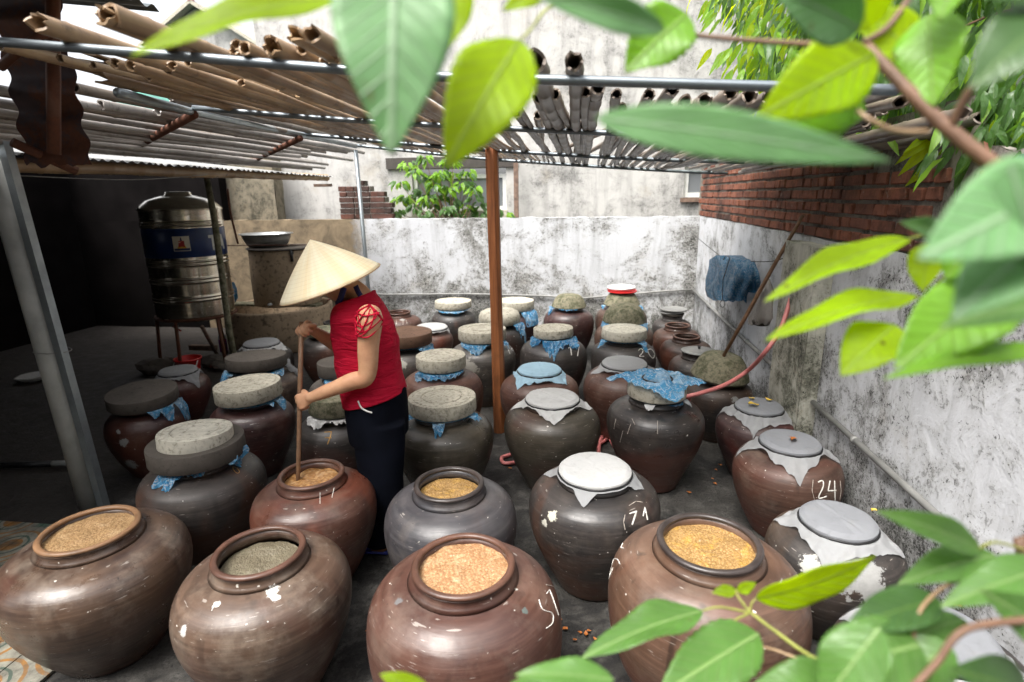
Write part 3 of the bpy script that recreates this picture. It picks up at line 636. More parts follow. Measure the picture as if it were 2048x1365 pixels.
# bamboo poles. specific mouths seen in the photograph, then the packed rest
np_ = 0
def pole(x0, y0, y1, r, m, lab, grp, dx=0, lift=0, split=.008, bend=.0, zz=None):
    global np_
    np_ += 1
    r1 = r*random.uniform(.55,.75)
    za = (zz(x0,y0) if zz else zbeam(x0,y0))+.0125+r+lift; zb_ = (zz(x0+dx,y1) if zz else zbeam(x0+dx,y1))+.0125+r1+lift
    o = bamboo_mesh((x0,y0,za),(x0+dx,y1,zb_), r, r1, M[m], 'bamboo_pole', bend=bend, split=split, seed=np_, seg=16)
    tag(o, lab, 'bamboo pole', grp); return o
G1 = 'bamboo poles lying on the rack'
def atrack(px, py, lift=.03):        # where a pole mouth sits on the rack
    z = 2.13
    for _ in range(12):
        p = PZ(px, py, z); z = zbeam(p.x, p.y)+.0125+lift
    return p
named = [((75,45),.034,'bam_tan',5.0,'thick tan bamboo pole with a torn mouth, leftmost at the upper left'), ((205,30),.030,'bam_tan',4.8,'split tan bamboo pole just left of the thickest pale one'),
 ((225,32),.036,'bam_tan',5.0,'thick pale bamboo pole with a clean round mouth at the upper left'), ((540,92),.034,'bam_tan',5.1,'thick tan bamboo pole with a curled open mouth, above the hat'),
 ((585,72),.026,'bam_tan',5.0,'bamboo pole with a curled mouth just right of the curled open one'), ((625,70),.028,'bam_tan',5.1,'bamboo pole stuffed with splinters at its mouth, by the big hanging leaf'),
 ((1068,125),.030,'bam_grey',5.1,'thick grey bamboo pole with a broken mouth, right of the lime leaf'), ((1146,125),.024,'bam_grey',5.2,'grey bamboo pole standing clear with a dark oval mouth'),
 ((1078,195),.024,'bam_grey',5.15,'grey bamboo pole with a cracked mouth under the thick broken one'), ((1172,185),.018,'bam_grey',5.1,'thin pointed grey bamboo pole left of the black-mouthed one'),
 ((1190,190),.027,'bam_grey',5.2,'dark grey bamboo pole reaching under the front beam'), ((1234,187),.018,'bam_grey',5.1,'thin grey bamboo pole with a small brown mouth'),
 ((1244,216),.020,'bam_grey',5.15,'grey bamboo pole with a jagged mouth among the middle ones'), ((1298,190),.019,'bam_grey',5.2,'slim grey bamboo pole just left of the paired open mouths'),
 ((1345,178),.022,'bam_grey',5.1,'brown grey bamboo pole beneath the front beam on the right'), ((1370,205),.024,'bam_grey',5.25,'grey bamboo pole with a star-cracked mouth'),
 ((1395,222),.018,'bam_grey',5.2,'short-mouthed grey bamboo pole right of the star-cracked one'), ((1462,186),.022,'bam_grey',5.2,'pale grey bamboo pole slanting up to the right with a cut mouth'),
 ((1500,192),.024,'bam_grey',5.3,'pale bamboo pole with a clean cut mouth by the big grey-green leaf'), ((1035,225),.024,'bam_grey',5.1,'grey bamboo pole curving behind the lime leaf')]
usedx = []
for (px, py), r, m, y1, lab in named:
    r *= (.72 if px < 700 else .95); p = atrack(px, py, r); usedx.append(p.x); pole(p.x, p.y, y1+random.uniform(-.1,.15), r, m, lab, None, dx=random.uniform(-.05,.05), split=.020)
x = -1.86
while x < -.42:
    r = random.uniform(.0125,.020); y0 = random.uniform(1.7,2.3)
    if x > -1.15: y0 = random.uniform(1.40,1.62)
    pole(x, y0, random.uniform(4.75,5.35), r, 'bam_tan', 'tan bamboo pole packed beside many alike on the left half of the rack', 'tan bamboo poles packed side by side', dx=random.uniform(-.06,.06), lift=random.choice([0,0,0,.02]), bend=random.uniform(-.02,.02)); x += r*random.uniform(2.3,4.2)
x = -.40
while x < 1.45:
    r = random.uniform(.012,.024); y0 = random.uniform(1.75,2.75)
    pole(x, y0, random.uniform(4.95,5.4), r, 'bam_grey', 'grey weathered bamboo pole packed beside many alike on the right half of the rack', 'grey bamboo poles packed side by side', dx=random.uniform(-.20,.12), bend=random.uniform(-.06,.06), lift=random.choice([0,0,.02])); x += r*random.uniform(2.4,4.4)
for i in range(14):
    x = random.uniform(-.2,1.5); pole(x, random.uniform(2.3,3.4), random.uniform(5.0,5.45), random.uniform(.012,.02), 'bam_grey', 'thin bamboo stick lying askew on top of the grey poles', 'askew bamboo sticks', dx=random.uniform(-.5,.2), lift=.05)
# lean-to layer over the shed eave
def zlean(x, y): f = (x-XF)/(XE-XF); return 2.055+.2*min(1,max(0,f))
x = XF+.03; i = 0
while x < XE-.03:
    r = random.uniform(.018,.03)
    pole(x, random.uniform(.9,1.9) if x < -2.3 else random.uniform(2.2,2.8), random.uniform(5.2,6.6)-(x-XF)*.9, r, random.choice(['bam_silver','bam_silver','bam_grey']), 'silvery bamboo pole on the lean-to over the shed eave', 'silvery bamboo poles on the lean-to', dx=random.uniform(-.03,.09), zz=zlean, lift=random.choice([.0,.015]))
    x += r*random.uniform(2.0,3.4); i += 1
for i,(px,py,lab) in enumerate(((200,125,'tan bamboo pole with a splintered mouth on the lean-to, upper one'),(210,155,'tan bamboo pole with a splintered mouth on the lean-to, lower one'))):
    p = PY(px,py,2.0); bm_ = bamboo_mesh(p, (p.x+.12, 4.6, 2.30-.05*i), .026,.017, M['bam_tan'], 'bamboo_pole', split=.07, seed=300+i, seg=12); tag(bm_, lab, 'bamboo pole')
# log on the wall at the right
a = PX(1845,285,1.42); o = bamboo_mesh((1.43,a.y,a.z+.02),(.85,a.y+1.4,2.12), .045,.04, M['bam_grey'], 'log', split=.05, seed=77, seg=12); tag(o, 'thick dark log end resting on the brick courses under the leaves', 'log')
for i, (p, q) in enumerate((((1790,178,1.6),(1655,222,2.6)), ((1800,205,1.7),(1640,240,2.9)), ((1720,215,1.9),(1600,262,3.4)))):
    o = bamboo_mesh(PY(*p), PY(*q), .017,.013, M['bam_grey'], 'bamboo_pole', split=.04, seed=400+i, seg=10); tag(o, ['pale bamboo tip poking out of the leaves at the right, upper one','grey bamboo tip poking out of the leaves at the right, middle one','grey bamboo tip poking out of the leaves at the right, lower one'][i], 'bamboo pole')
# wire under the eave
w0 = PX(40,352,XF+.06); w1 = PX(415,350,XF+.06)
tag(MB().tube(smoothpath([w0, (w0+w1)/2-Vector((0,0,.03)), w1], 6), .003, 5).build('wire', M['zinc']), 'thin pale wire sagging under the shed eave', 'wire')
# leaning plastic downpipe with the square tube strapped to it
dp = thing('drain_pipe', 'large grey plastic pipe leaning at the left edge, strapped to a square steel tube', 'pipe', (-2.98,2.72,0))
def loc(p): return Vector(p)-Vector((-2.98,2.72,0))
b0 = PZ(188,1010,0); b0 = Vector((b0.x,b0.y,0)); t0 = PY(-78,60,2.72)
MB().tube([loc(b0), loc(b0.lerp(t0,.5)), loc(t0)], .074, 28).build('pipe', M['pvc'], dp)
d_ = (t0-b0).normalized(); sx = Vector((.106,-.035,0)); mb = MB(); vs = []
for e in (b0+Vector((0,0,.0)), t0):
    for u, v in ((-.022,-.022),(.022,-.022),(.022,.022),(-.022,.022)): vs.append(loc(e+sx+Vector((u,v,0))))
mb.add(vs, [(0,1,5,4),(1,2,6,5),(2,3,7,6),(3,0,4,7),(0,3,2,1),(4,5,6,7)]); mb.build('square_tube', M['steel'], dp, False)
for f in (.37, .83):
    c_ = b0.lerp(t0, f); ring = []
    for i in range(25):
        a = 2*math.pi*i/24; rx = .078+(.062 if math.cos(a) > 0 else 0)*max(0,math.cos(a)); ring.append(loc(c_+Vector((math.cos(a)*rx+0, math.sin(a)*.078-.018*max(0,math.cos(a)), 0))))
    MB().tube(ring, .0022, 5).build('wire_tie', M['zinc'], dp)

# unseen dark wall added behind the camera to darken the jars' reflections
M['blocker_wall'] = m_wall('dark_blocker_wall', (.13,.12,.10), (.05,.05,.045), .5, sc=1.0)
tag(MB().box(-7,4.5,-2.6,-2.35,-.02,4.4).build('unseen_blocker_wall', M['blocker_wall'], smooth=False), kind='structure')
# ------------------------------------------------------------------ jars
RAW = [(0,0),(.50,.0),(.535,.012),(.60,.10),(.70,.22),(.81,.35),(.91,.48),(.975,.60),(1.0,.70),(.985,.785),(.92,.855),(.80,.905),(.66,.932),(.57,.942),(.525,.950)]
def cat(pts, k=4):
    o = []
    for i in range(len(pts)-1):
        p0,p1,p2,p3 = pts[max(i-1,0)],pts[i],pts[i+1],pts[min(i+2,len(pts)-1)]
        for j in range(k):
            t = j/k; o.append(tuple(.5*(2*p1[a]+(p2[a]-p0[a])*t+(2*p0[a]-5*p1[a]+4*p2[a]-p3[a])*t*t+(3*p1[a]-p0[a]-3*p2[a]+p3[a])*t**3) for a in (0,1)))
    return o+[pts[-1]]
RAW2 = [(0,0),(.52,.0),(.56,.012),(.68,.10),(.81,.21),(.915,.34),(.975,.46),(1.0,.57),(.995,.68),(.955,.78),(.88,.855),(.77,.905),(.66,.932),(.58,.942),(.525,.950)]
RAWS = RAW[:2]+cat(RAW[2:], 4); RAWS2 = RAW2[:2]+cat(RAW2[2:], 4)
def jprof(R, h):
    k = {(.328,.640):1,(.336,.650):1,(.296,.586):.5,(.303,.593):.35,(.302,.589):.35,(.332,.560):.4}.get((round(R,3), round(h,3)), .3+.28*math.sin(R*9000+h*5000))
    rw = [(a[0]+(b[0]-a[0])*k, a[1]+(b[1]-a[1])*k) for a, b in zip(RAWS, RAWS2)]
    H0 = h-.055     # shoulder top; collar above
    body = [(r*R, z*H0/.95) for r, z in rw]
    return body
NECK = .51
def jsurf(j, r):     # shoulder height at radius r (upper branch)
    R, h = j['R'], j['h']; pr = [p for p in jprof(R, h) if p[1] > .55*h]
    pr = sorted(pr, key=lambda p: p[0])
    if r <= pr[0][0]: return pr[0][1]
    for a, b in zip(pr, pr[1:]):
        if a[0] <= r <= b[0]: return a[1]+(b[1]-a[1])*(r-a[0])/max(1e-6,b[0]-a[0])
    return pr[-1][1]
def jrad(j, z):
    pr = jprof(j['R'], j['h'])[1:]
    for a, b in zip(pr, pr[1:]):
        if a[1] <= z <= b[1]: return a[0]+(b[0]-a[0])*(z-a[1])/max(1e-9,b[1]-a[1])
    return None
STY = {'brown':((.042,.024,.018),(.100,.050,.034),(.17,.045,.020)), 'red':((.075,.030,.022),(.140,.066,.046),(.19,.060,.032)), 'dark':((.026,.024,.024),(.062,.050,.044),(.11,.045,.028)),
 'maroon':((.036,.018,.018),(.075,.030,.027),(.12,.028,.018)), 'tan':((.060,.036,.028),(.155,.095,.062),(.12,.045,.030)), 'olive':((.045,.038,.028),(.085,.070,.050),(.075,.045,.030)), 'slate':((.045,.044,.050),(.085,.078,.082),(.085,.050,.042)), 'orange':((.075,.042,.028),(.150,.082,.052),(.15,.060,.032)), 'grey':((.060,.055,.050),(.115,.100,.088),(.11,.07,.05))}
# id: x y R h style rim label
JT = '''A|-1.925|1.69|.332|.560|tan|rim_tan|huge dark tan-rimmed jar of tan mash at the lower left on patterned tiles
B|-1.14|1.59|.303|.593|tan|rim_brown|open front-row jar with dull liquid and a white paint splash on its shoulder
C|-.38|1.54|.328|.640|red|rim_brown|open red-brown jar in the front middle with orange mash and a chalk circle
D|.44|1.74|.336|.650|orange|rim_black|open brown black-rimmed jar in the front right, full of golden mash
E|-1.26|2.21|.286|.561|red|rim_brown|open red-brown jar that the woman is stirring with a stick
F|-.58|2.145|.296|.586|slate|rim_black|open slate-grey jar with a black rim in front of the woman's legs
G|.06|2.33|.302|.589|dark|rim_black|dark jar under a white cloth with 71 chalked on its right side
H|1.05|2.17|.262|.500|dark|rim_black|dark jar with large peeling white patches beside the side wall
I|1.09|1.555|.275|.500|dark|rim_black|jar at the lower right corner half hidden by leaves, under a wide grey cover
J|-1.945|2.355|.298|.515|dark|rim_brown|brown and grey jar carrying two stacked concrete discs
K|1.09|2.86|.272|.530|brown|rim_brown|red-brown jar numbered 24 beside the side wall
L|-2.91|3.12|.249|.482|maroon|rim_brown|dark maroon jar with flaking white paint, leftmost behind the leaning pipe
M|-2.19|3.19|.266|.516|maroon|rim_brown|dark maroon jar with a flat pale disc, left of the stirring stick
N|-1.52|3.06|.261|.507|dark|rim_black|dark jar with an ochre 7 behind the woman
O|-.83|3.01|.298|.552|olive|rim_black|olive-brown jar under a thick ringed disc, right of the woman's trousers
P|-.19|3.235|.303|.590|olive|rim_black|olive-dark jar under a white cloth right of the timber post's foot
Q|.45|3.32|.298|.578|dark|rim_black|dark drip-streaked jar under a disc wrapped in blue plastic
R|1.11|3.47|.253|.492|maroon|rim_black|dark maroon jar by the pilaster, under a gauze with yellow leaves
S|-3.35|3.99|.226|.439|maroon|rim_black|purplish jar under a white cloth in front of the red bucket
T|-2.45|3.71|.285|.560|tan|rim_brown|brownish jar under a broad dark disc, left of the stick
U|-2.95|4.58|.265|.530|dark|rim_brown|dark jar under a cloth in front of the lower concrete tank
V|-1.85|3.83|.249|.482|grey|rim_black|grey jar under a dark disc with blue plastic, behind the stick
W|-1.03|3.75|.300|.584|red|rim_brown|red-brown jar under a blotchy thick disc, left of the timber post
X|-.32|3.84|.290|.580|red|rim_brown|red-brown jar under a pale blue cloth, right of the timber post
Y|.30|4.02|.303|.591|red|rim_brown|red-brown jar under a crumpled gauze, behind the blue-wrapped one
Z|1.00|4.08|.250|.470|dark|rim_black|dark jar under a big mossy concrete bowl by the side wall
AA|-1.59|4.64|.266|.516|grey|rim_black|grey jar with crusty white lumps, just behind the woman's back
AB|-.89|4.64|.291|.569|grey|rim_black|grey-crusted jar with a chalk number, cut by the timber post
AC|-.27|4.72|.300|.590|dark|rim_black|dark jar numbered 17 with blue plastic at its neck
AD|.345|4.80|.288|.564|dark|rim_black|dark jar numbered 20
AE|.97|4.80|.232|.470|dark|rim_black|matt dark jar under a metal lid with a black knob
AF|.97|5.30|.245|.489|brown|rim_brown|open brown jar behind the metal-lidded one
AG|.96|5.80|.245|.483|brown|rim_brown|open rusty-brown jar in the row's far right, between plates and the other open jar
AH|-2.13|6.02|.265|.532|red|rim_brown|open empty red-brown jar against the back wall, right of the woman's shoulder
AI|-1.63|5.62|.225|.457|red|rim_brown|reddish jar under a flat white cloth, near the back wall
AJ|-1.52|6.18|.265|.535|dark|rim_black|grey-dark jar under a low disc, against the back wall left of the post
AK|-.86|5.44|.275|.551|dark|rim_black|dark jar under a rounded disc, behind the timber post
AL|-.80|6.22|.262|.523|maroon|rim_black|dark jar with white crust behind the timber post, against the back wall
AM|-.18|6.17|.286|.574|maroon|rim_black|dark glossy jar under a mossy bowl, against the back wall
AN|.39|5.46|.290|.570|orange|rim_brown|orange-brown jar under a mossy dome, behind the one numbered 20
AO|.41|6.25|.292|.587|brown|rim_brown|brown jar against the back wall under the red and white lids
AP|1.02|6.55|.225|.420|dark|rim_black|dark jar in the corner under stacked plates
AQ|-2.50|4.96|.258|.520|dark|rim_black|dark jar seen behind the stick and the woman's hands
AR|-2.72|5.62|.240|.500|grey|rim_black|small mossy grey jar at the foot of the concrete tank'''
PATCH = {}   # id -> list of (px,py,r,colour)
W1 = (.72,.70,.66); G1_ = (.30,.30,.29)
PATCH = {'B':[(546,1184,.030,W1),(550,1196,.018,W1),(368,1262,.022,(.5,.48,.46)),(433,1210,.016,W1)], 'G':[(1104,1032,.030,(.66,.64,.52)),(1090,1046,.02,(.6,.58,.5))],
 'H':[(1720,1150,.115,G1_),(1745,1185,.07,G1_),(1620,1130,.05,(.5,.49,.45)),(1690,1105,.04,G1_)], 'L':[(248,886,.035,G1_),(262,930,.05,G1_),(236,865,.02,G1_)], 'AA':[(806,730,.045,(.5,.48,.42)),(800,722,.03,(.5,.48,.42))],
 'AB':[(935,740,.11,(.34,.32,.28)),(950,700,.07,(.4,.37,.3))], 'AL':[(1058,640,.045,(.66,.64,.6))], 'U':[(585,688,.06,(.42,.42,.42))], 'V':[(640,735,.05,(.4,.4,.38))], 'Z':[(1470,800,.03,G1_)], 'AM':[(1127,604,.02,W1)], 'AI':[(905,642,.03,(.5,.45,.38))], 'D':[], 'C':[(1050,1223,.014,(.10,.12,.11)),(797,1204,.016,(.14,.13,.13))], 'AH':[(805,640,.035,(.4,.38,.36))], 'AR':[(600,655,.10,(.25,.24,.18))], 'T':[(600,740,.04,(.3,.28,.26))]}
J = {}
def jar_hit(j, px, py):       # point of a jar's wall under a photo pixel (jar-local)
    v = ray(px, py); v = v/ (-(CAMM.transposed()@v).z); c = Vector((j['x'], j['y'], 0)); d0 = depth((j['x'], j['y'], .4))
    t = d0-.7
    while t < d0+.7:
        p = CO+v*t-c
        if 0 < p.z < j['h']-.06:
            r = jrad(j, p.z)
            if r and math.hypot(p.x, p.y) <= r: return p
        t += .002
    return None
LIDDED = 'J L M N O Q T V W Z AA AB AC AD AJ AK AL AM AN AO AQ'.split()
for line in JT.split('\n'):
    k, x, y, R, h, st, rim, lab = line.split('|'); h = str(float(h)+(.03 if k in LIDDED else 0)); J[k] = j = dict(x=float(x), y=float(y), R=float(R), h=float(h), st=st, rim=rim, lab=lab)
    rnd = random.Random(k); R = j['R']; h = j['h']; root = j['root'] = thing('pottery_jar', lab, 'jar', (j['x'], j['y'], 0), 'brown pottery jars standing in rows', rz=0)
    pts = []
    for (px, py, pr, pc) in PATCH.get(k, []):
        q = jar_hit(j, px, py)
        if q: pts.append((q.x, q.y, q.z, pr, pc))
    a, b, c3 = STY[st]; f = rnd.uniform(.85, 1.2)
    m = m_jar('glaze_'+st, tuple(v*f for v in a), tuple(v*f for v in b), tuple(v*rnd.uniform(.85,1.15) for v in c3), pts, rough=rnd.uniform(.27,.36) if k in 'ABCDEFGOPQ' else rnd.uniform(.34,.46), dust={'tan':.5,'grey':.6,'dark':.12,'olive':.2}.get(st,.25), drip=.65 if k in ('K','R','G','Q','D') else .35)
    j['m'] = m
    open_ = k in ('A','B','C','D','E','F','AE','AF','AG','AH','AP')
    prof = jprof(R, h); H0 = prof[-1][1]; rn = NECK*R; nc = h-H0
    lv = {'A':.022,'B':.055,'C':.022,'D':.030,'E':.045,'F':.045}.get(k, .2)
    rt = .0092 if R > .24 else .008
    col = [(rn*1.10, H0-.002),(rn*1.04,H0+.008),(rn*1.0,H0+.018),(rn*.985,h-.026),(rn*1.0,h-.020)]
    inner = [(rn*.90,h-.020),(rn*.885,h-.04),(rn*.89,H0+.01),(rn*1.0,H0-.02),(R*.72,H0-.06),(R*.86,H0-.13),(R*.86,H0-.2),(R*.4,.05),(0,.04)]
    body = prof[:-1]+col+inner
    j['body'] = MB().lathe(body, 72 if k in 'ABCDEFGHIJK' else 48, wob=.022, seed=rnd.random()*50).build('body', m, root)
    rim_pts = []
    for i in range(9): 
        a_ = math.pi*(-.35+1.7*i/8); rim_pts.append((rn*.95+math.cos(a_)*rt*1.35, h-.012+math.sin(a_)*rt))
    rim_pts.append((rn*.90, h-.022))
    j['rimo'] = MB().lathe([(rn*1.0,h-.022)]+rim_pts, 72, wob=.012, seed=3).build('rim', M[rim], root)
    j['rn'] = rn
# contents of the open jars
for k, m, lv, nm, lab in (('A','mash_tan',.020,'tan grain mash','tan grain mash filling the leftmost front jar'),('B','mash_dull',.055,'liquid','dull olive liquid standing low in the front jar with the white splash'),('C','mash_orange',.024,'mash','pale orange soy mash brimming in the front middle jar'),
      ('D','mash_gold',.030,'mash','golden soy mash with yellow oil in the black-rimmed front right jar'),('E','mash_wet',.040,'mash','wet orange mash being stirred by the woman'),('F','mash_gold',.046,'mash','yellow mash in the slate-grey jar')):
    j = J[k]; mb = MB(); rr_ = j['rn']*.905; n = 26; vs = [(0,0,0)]; fs = []
    for i in range(1, n+1):
        for a in range(64):
            r = rr_*i/n; t_ = 2*math.pi*a/64; x, y = r*math.cos(t_), r*math.sin(t_)
            z = .0032*mnoise.noise(Vector((x*60,y*60,ord(k)%9)))+.008*mnoise.noise(Vector((x*15,y*15,2)))
            if k == 'E': z += .007*mnoise.noise(Vector((x*14,y*30,5)))
            vs.append((x, y, z))
    fs += [(0, 1+a, 1+(a+1)%64) for a in range(64)]
    for i in range(n-1):
        for a in range(64): fs.append((1+i*64+a, 1+(i+1)*64+a, 1+(i+1)*64+(a+1)%64, 1+i*64+(a+1)%64))
    o = mb.add(vs, fs).build('soy_mash', M[m], loc=(j['x'], j['y'], j['h']-.012-lv)); tag(o, lab, 'mash')
# ------------------------------------------------------------------ covers
def camang(j): return math.atan2(-j['y'], -j['x'])
def disc(k, w, th, m, lab, px=None, dz=0, tilt=0, kind='disc', top=0, wt=1.0, rings=(.62,.66), name='concrete_disc'):
    j = J[k]; c = Vector((j['x'], j['y'], j['h']+.004+dz)); r = pxw(c, w, px or 1024+FPX*0)/2 if px is None else pxw(c, w, px)/2
    r = r if r else .2
    T = pxw(c, th, px or 1024)*1.05; c.z -= .012 if kind in ('disc','flat') and k != 'AQ' else .03
    if kind == 'disc':
        p = [(0,0),(r*.985,0),(r,.005),(r*(.5+.5*wt)*.996,T*.5),(r*wt*.99,T-.006),(r*wt*.98,T-.001),(r*wt*.965,T),(r*.88,T),(r*.872,T-.003),(r*.855,T-.003),(r*.847,T)]
        q = [(r*rings[1],T),(r*(rings[1]-.015),T-.006),(r*(rings[0]+.006),T-.006),(r*rings[0],T-.001),(r*.1,T-.001),(r*.08,T-.004),(0,T-.004)]
        p += q
    elif kind == 'flat': p = [(0,0),(r*.98,0),(r,.006),(r*.998,T-.004),(r*.985,T),(r*.5,T-.003),(0,T-.001)]
    elif kind == 'dome': p = [(0,0),(r*.94,0),(r,.012),(r*.97,T*.30),(r*.86,T*.62),(r*.70,T*.84),(r*.46,T*.97),(r*.2,T),(0,T)]
    elif kind == 'bowl': p = [(0,0),(r*.95,0),(r,.015),(r*.96,T*.25),(r*.80,T*.70),(r*.66,T*.93),(r*.55,T),(0,T*1.0)]
    elif kind == 'round': p = [(0,0),(r*.95,0),(r,T*.12),(r*.985,T*.55),(r*.90,T*.85),(r*.72,T),(0,T*1.02)]
    o = MB().lathe(p, 64, wob=.03 if kind in ('dome','bowl') else .010, seed=random.random()*40).build(name, M[m], auto=45)
    o.location = c; o.rotation_euler = (R_(tilt if not isinstance(tilt, tuple) else tilt[0]), R_(0 if not isinstance(tilt, tuple) else tilt[1]), random.random()*6)
    o.rotation_mode = 'XYZ'; tag(o, lab, {'dome':'bowl','bowl':'bowl'}.get(kind,'lid')); j['lr'] = r; j['lt'] = T+dz; return o
D_ = disc
disc('J', 222, 42, 'conc_dark', 'broad dark disc under the pale ringed one, on the left jar', px=384, kind='flat')
o = disc('J', 172, 42, 'conc_pale', 'thick pale ringed disc stacked on a broad dark disc', px=390, dz=.052, tilt=(2,3)); o.location.x -= .0
disc('L', 168, 30, 'conc_dark', 'dark flat disc on the maroon jar behind the leaning pipe', px=289, kind='flat', tilt=(0,-5))
disc('M', 148, 33, 'conc', 'pale flat disc with a small dimple, left of the stick', px=500, tilt=(0,-2), rings=(.2,.22))
disc('N', 118, 34, 'conc_moss', 'grey disc over crumpled paper on the jar marked 7', px=675, kind='flat')
disc('O', 137, 27, 'conc', 'thick disc with a dark round centre, right of the woman', px=887, rings=(.56,.62))
disc('Q', 122, 30, 'conc', 'thick disc under crumpled blue plastic', px=1314)
disc('T', 132, 25, 'conc_dark', 'broad dark disc left of the stick, in the fourth row', px=515, kind='flat', tilt=(0,-3))
disc('V', 92, 26, 'conc_dark', 'dark grey disc half hidden behind the red shirt', px=680, kind='flat')
disc('W', 101, 23, 'conc', 'blotchy thick disc with a pale ring, left of the timber post', px=882, rings=(.6,.64))
disc('Z', 126, 50, 'conc_moss', 'big upturned mossy concrete bowl with the stick leaning on it', px=1438, kind='bowl', name='concrete_bowl', tilt=(-4,4))
disc('AA', 108, 22, 'conc_redbrown', 'red-brown disc with a pale plaster edge, behind the red shirt', px=812, kind='flat')
disc('AB', 96, 20, 'conc', 'ringed disc cut by the timber post in the fifth row', px=965, rings=(.45,.66))
disc('AC', 80, 15, 'conc', 'pale ringed disc with a chipped edge on the jar numbered 17', px=1112, tilt=(2,0))
disc('AD', 93, 18, 'conc_pale', 'pale disc with a small central dimple on the jar numbered 20', px=1246, rings=(.16,.2), wt=.985)
disc('AJ', 74, 13, 'conc', 'low pale disc against the back wall, left of the timber post', px=908, rings=(.16,.2))
disc('AK', 84, 24, 'conc', 'rounded weathered disc right behind the timber post', px=995, kind='round')
disc('AL', 76, 16, 'conc', 'pale disc against the back wall, right of the timber post', px=1024, rings=(.2,.25))
disc('AM', 70, 24, 'conc_moss', 'mossy upturned concrete bowl against the back wall', px=1138, kind='bowl', name='concrete_bowl')
disc('AN', 88, 36, 'conc_moss', 'mossy dome-shaped bowl with a ragged edge, behind the jar numbered 20', px=1248, kind='dome', name='concrete_bowl')
disc('AO', 74, 26, 'conc_moss', 'mossy bowl half hidden under the red and white lids', px=1244, kind='bowl', name='concrete_bowl')
disc('AQ', 84, 10, 'conc_moss', 'thin flat mossy disc behind the woman\'s raised hand', px=650, kind='flat')
# plates and lids
def plate(k, w, px, z, m, lab, rimh=.012, cat_='lid', name='lid', off=(0,0), tilt=(0,0)):
    j = J[k]; c = Vector((j['x']+off[0], j['y']+off[1], z)); r = pxw(c, w, px)/2
    o = MB().lathe([(0,0),(r*.9,0),(r*.97,.002),(r,.006),(r,rimh),(r*.96,rimh+.003),(r*.93,rimh),(r*.88,rimh*.6),(0,rimh*.7)], 48).build(name, M[m], auto=50); o.location = c; o.rotation_euler = (R_(tilt[0]), R_(tilt[1]), 0); return tag(o, lab, cat_)
zb = J['AO']['h']+J['AO']['lt']-.03
plate('AO', 60, 1244, zb+.008, 'red_plastic', 'red plastic lid directly under the white one, at the back wall', .016)
plate('AO', 58, 1244, zb+.030, 'red_plastic', 'flat red lid lying between the red rim and the white lid', .010, off=(-.008,0))
plate('AO', 57, 1244, zb+.046, 'white_plastic', 'white round lid, topmost of the small stack at the back wall', .018, off=(-.012,0), tilt=(1,-1))
zb = J['AP']['h']
plate('AP', 48, 1336, zb+.004, 'conc_dark', 'dark plate at the bottom of the stack in the corner', .02, 'plate', 'plate')
plate('AP', 50, 1336, zb+.032, 'lidgrey', 'grey plate in the middle of the stack in the corner', .018, 'plate', 'plate', off=(-.01,0), tilt=(0,-4))
plate('AP', 56, 1336, zb+.060, 'lidgrey', 'grey lid on top of the stacked plates in the corner', .018, off=(.01,0))
j = J['AE']; lid = thing('metal_cover', 'flat grey metal lid with a black knob, right of the jar numbered 20', 'lid', (j['x']+.02, j['y'], j['h']+.004)); r = pxw((j['x'],j['y'],.5), 76, 1390)/2
MB().lathe([(0,.022),(r*.3,.020),(r*.8,.012),(r*.97,.006),(r,.002),(r*.98,0),(r*.8,.004),(0,.010)], 48).build('disc', M['lidgrey'], lid)
MB().lathe([(0,.020),(.010,.022),(.008,.030),(.014,.036),(.013,.044),(0,.047)], 14).build('knob', M['rubber'], lid)
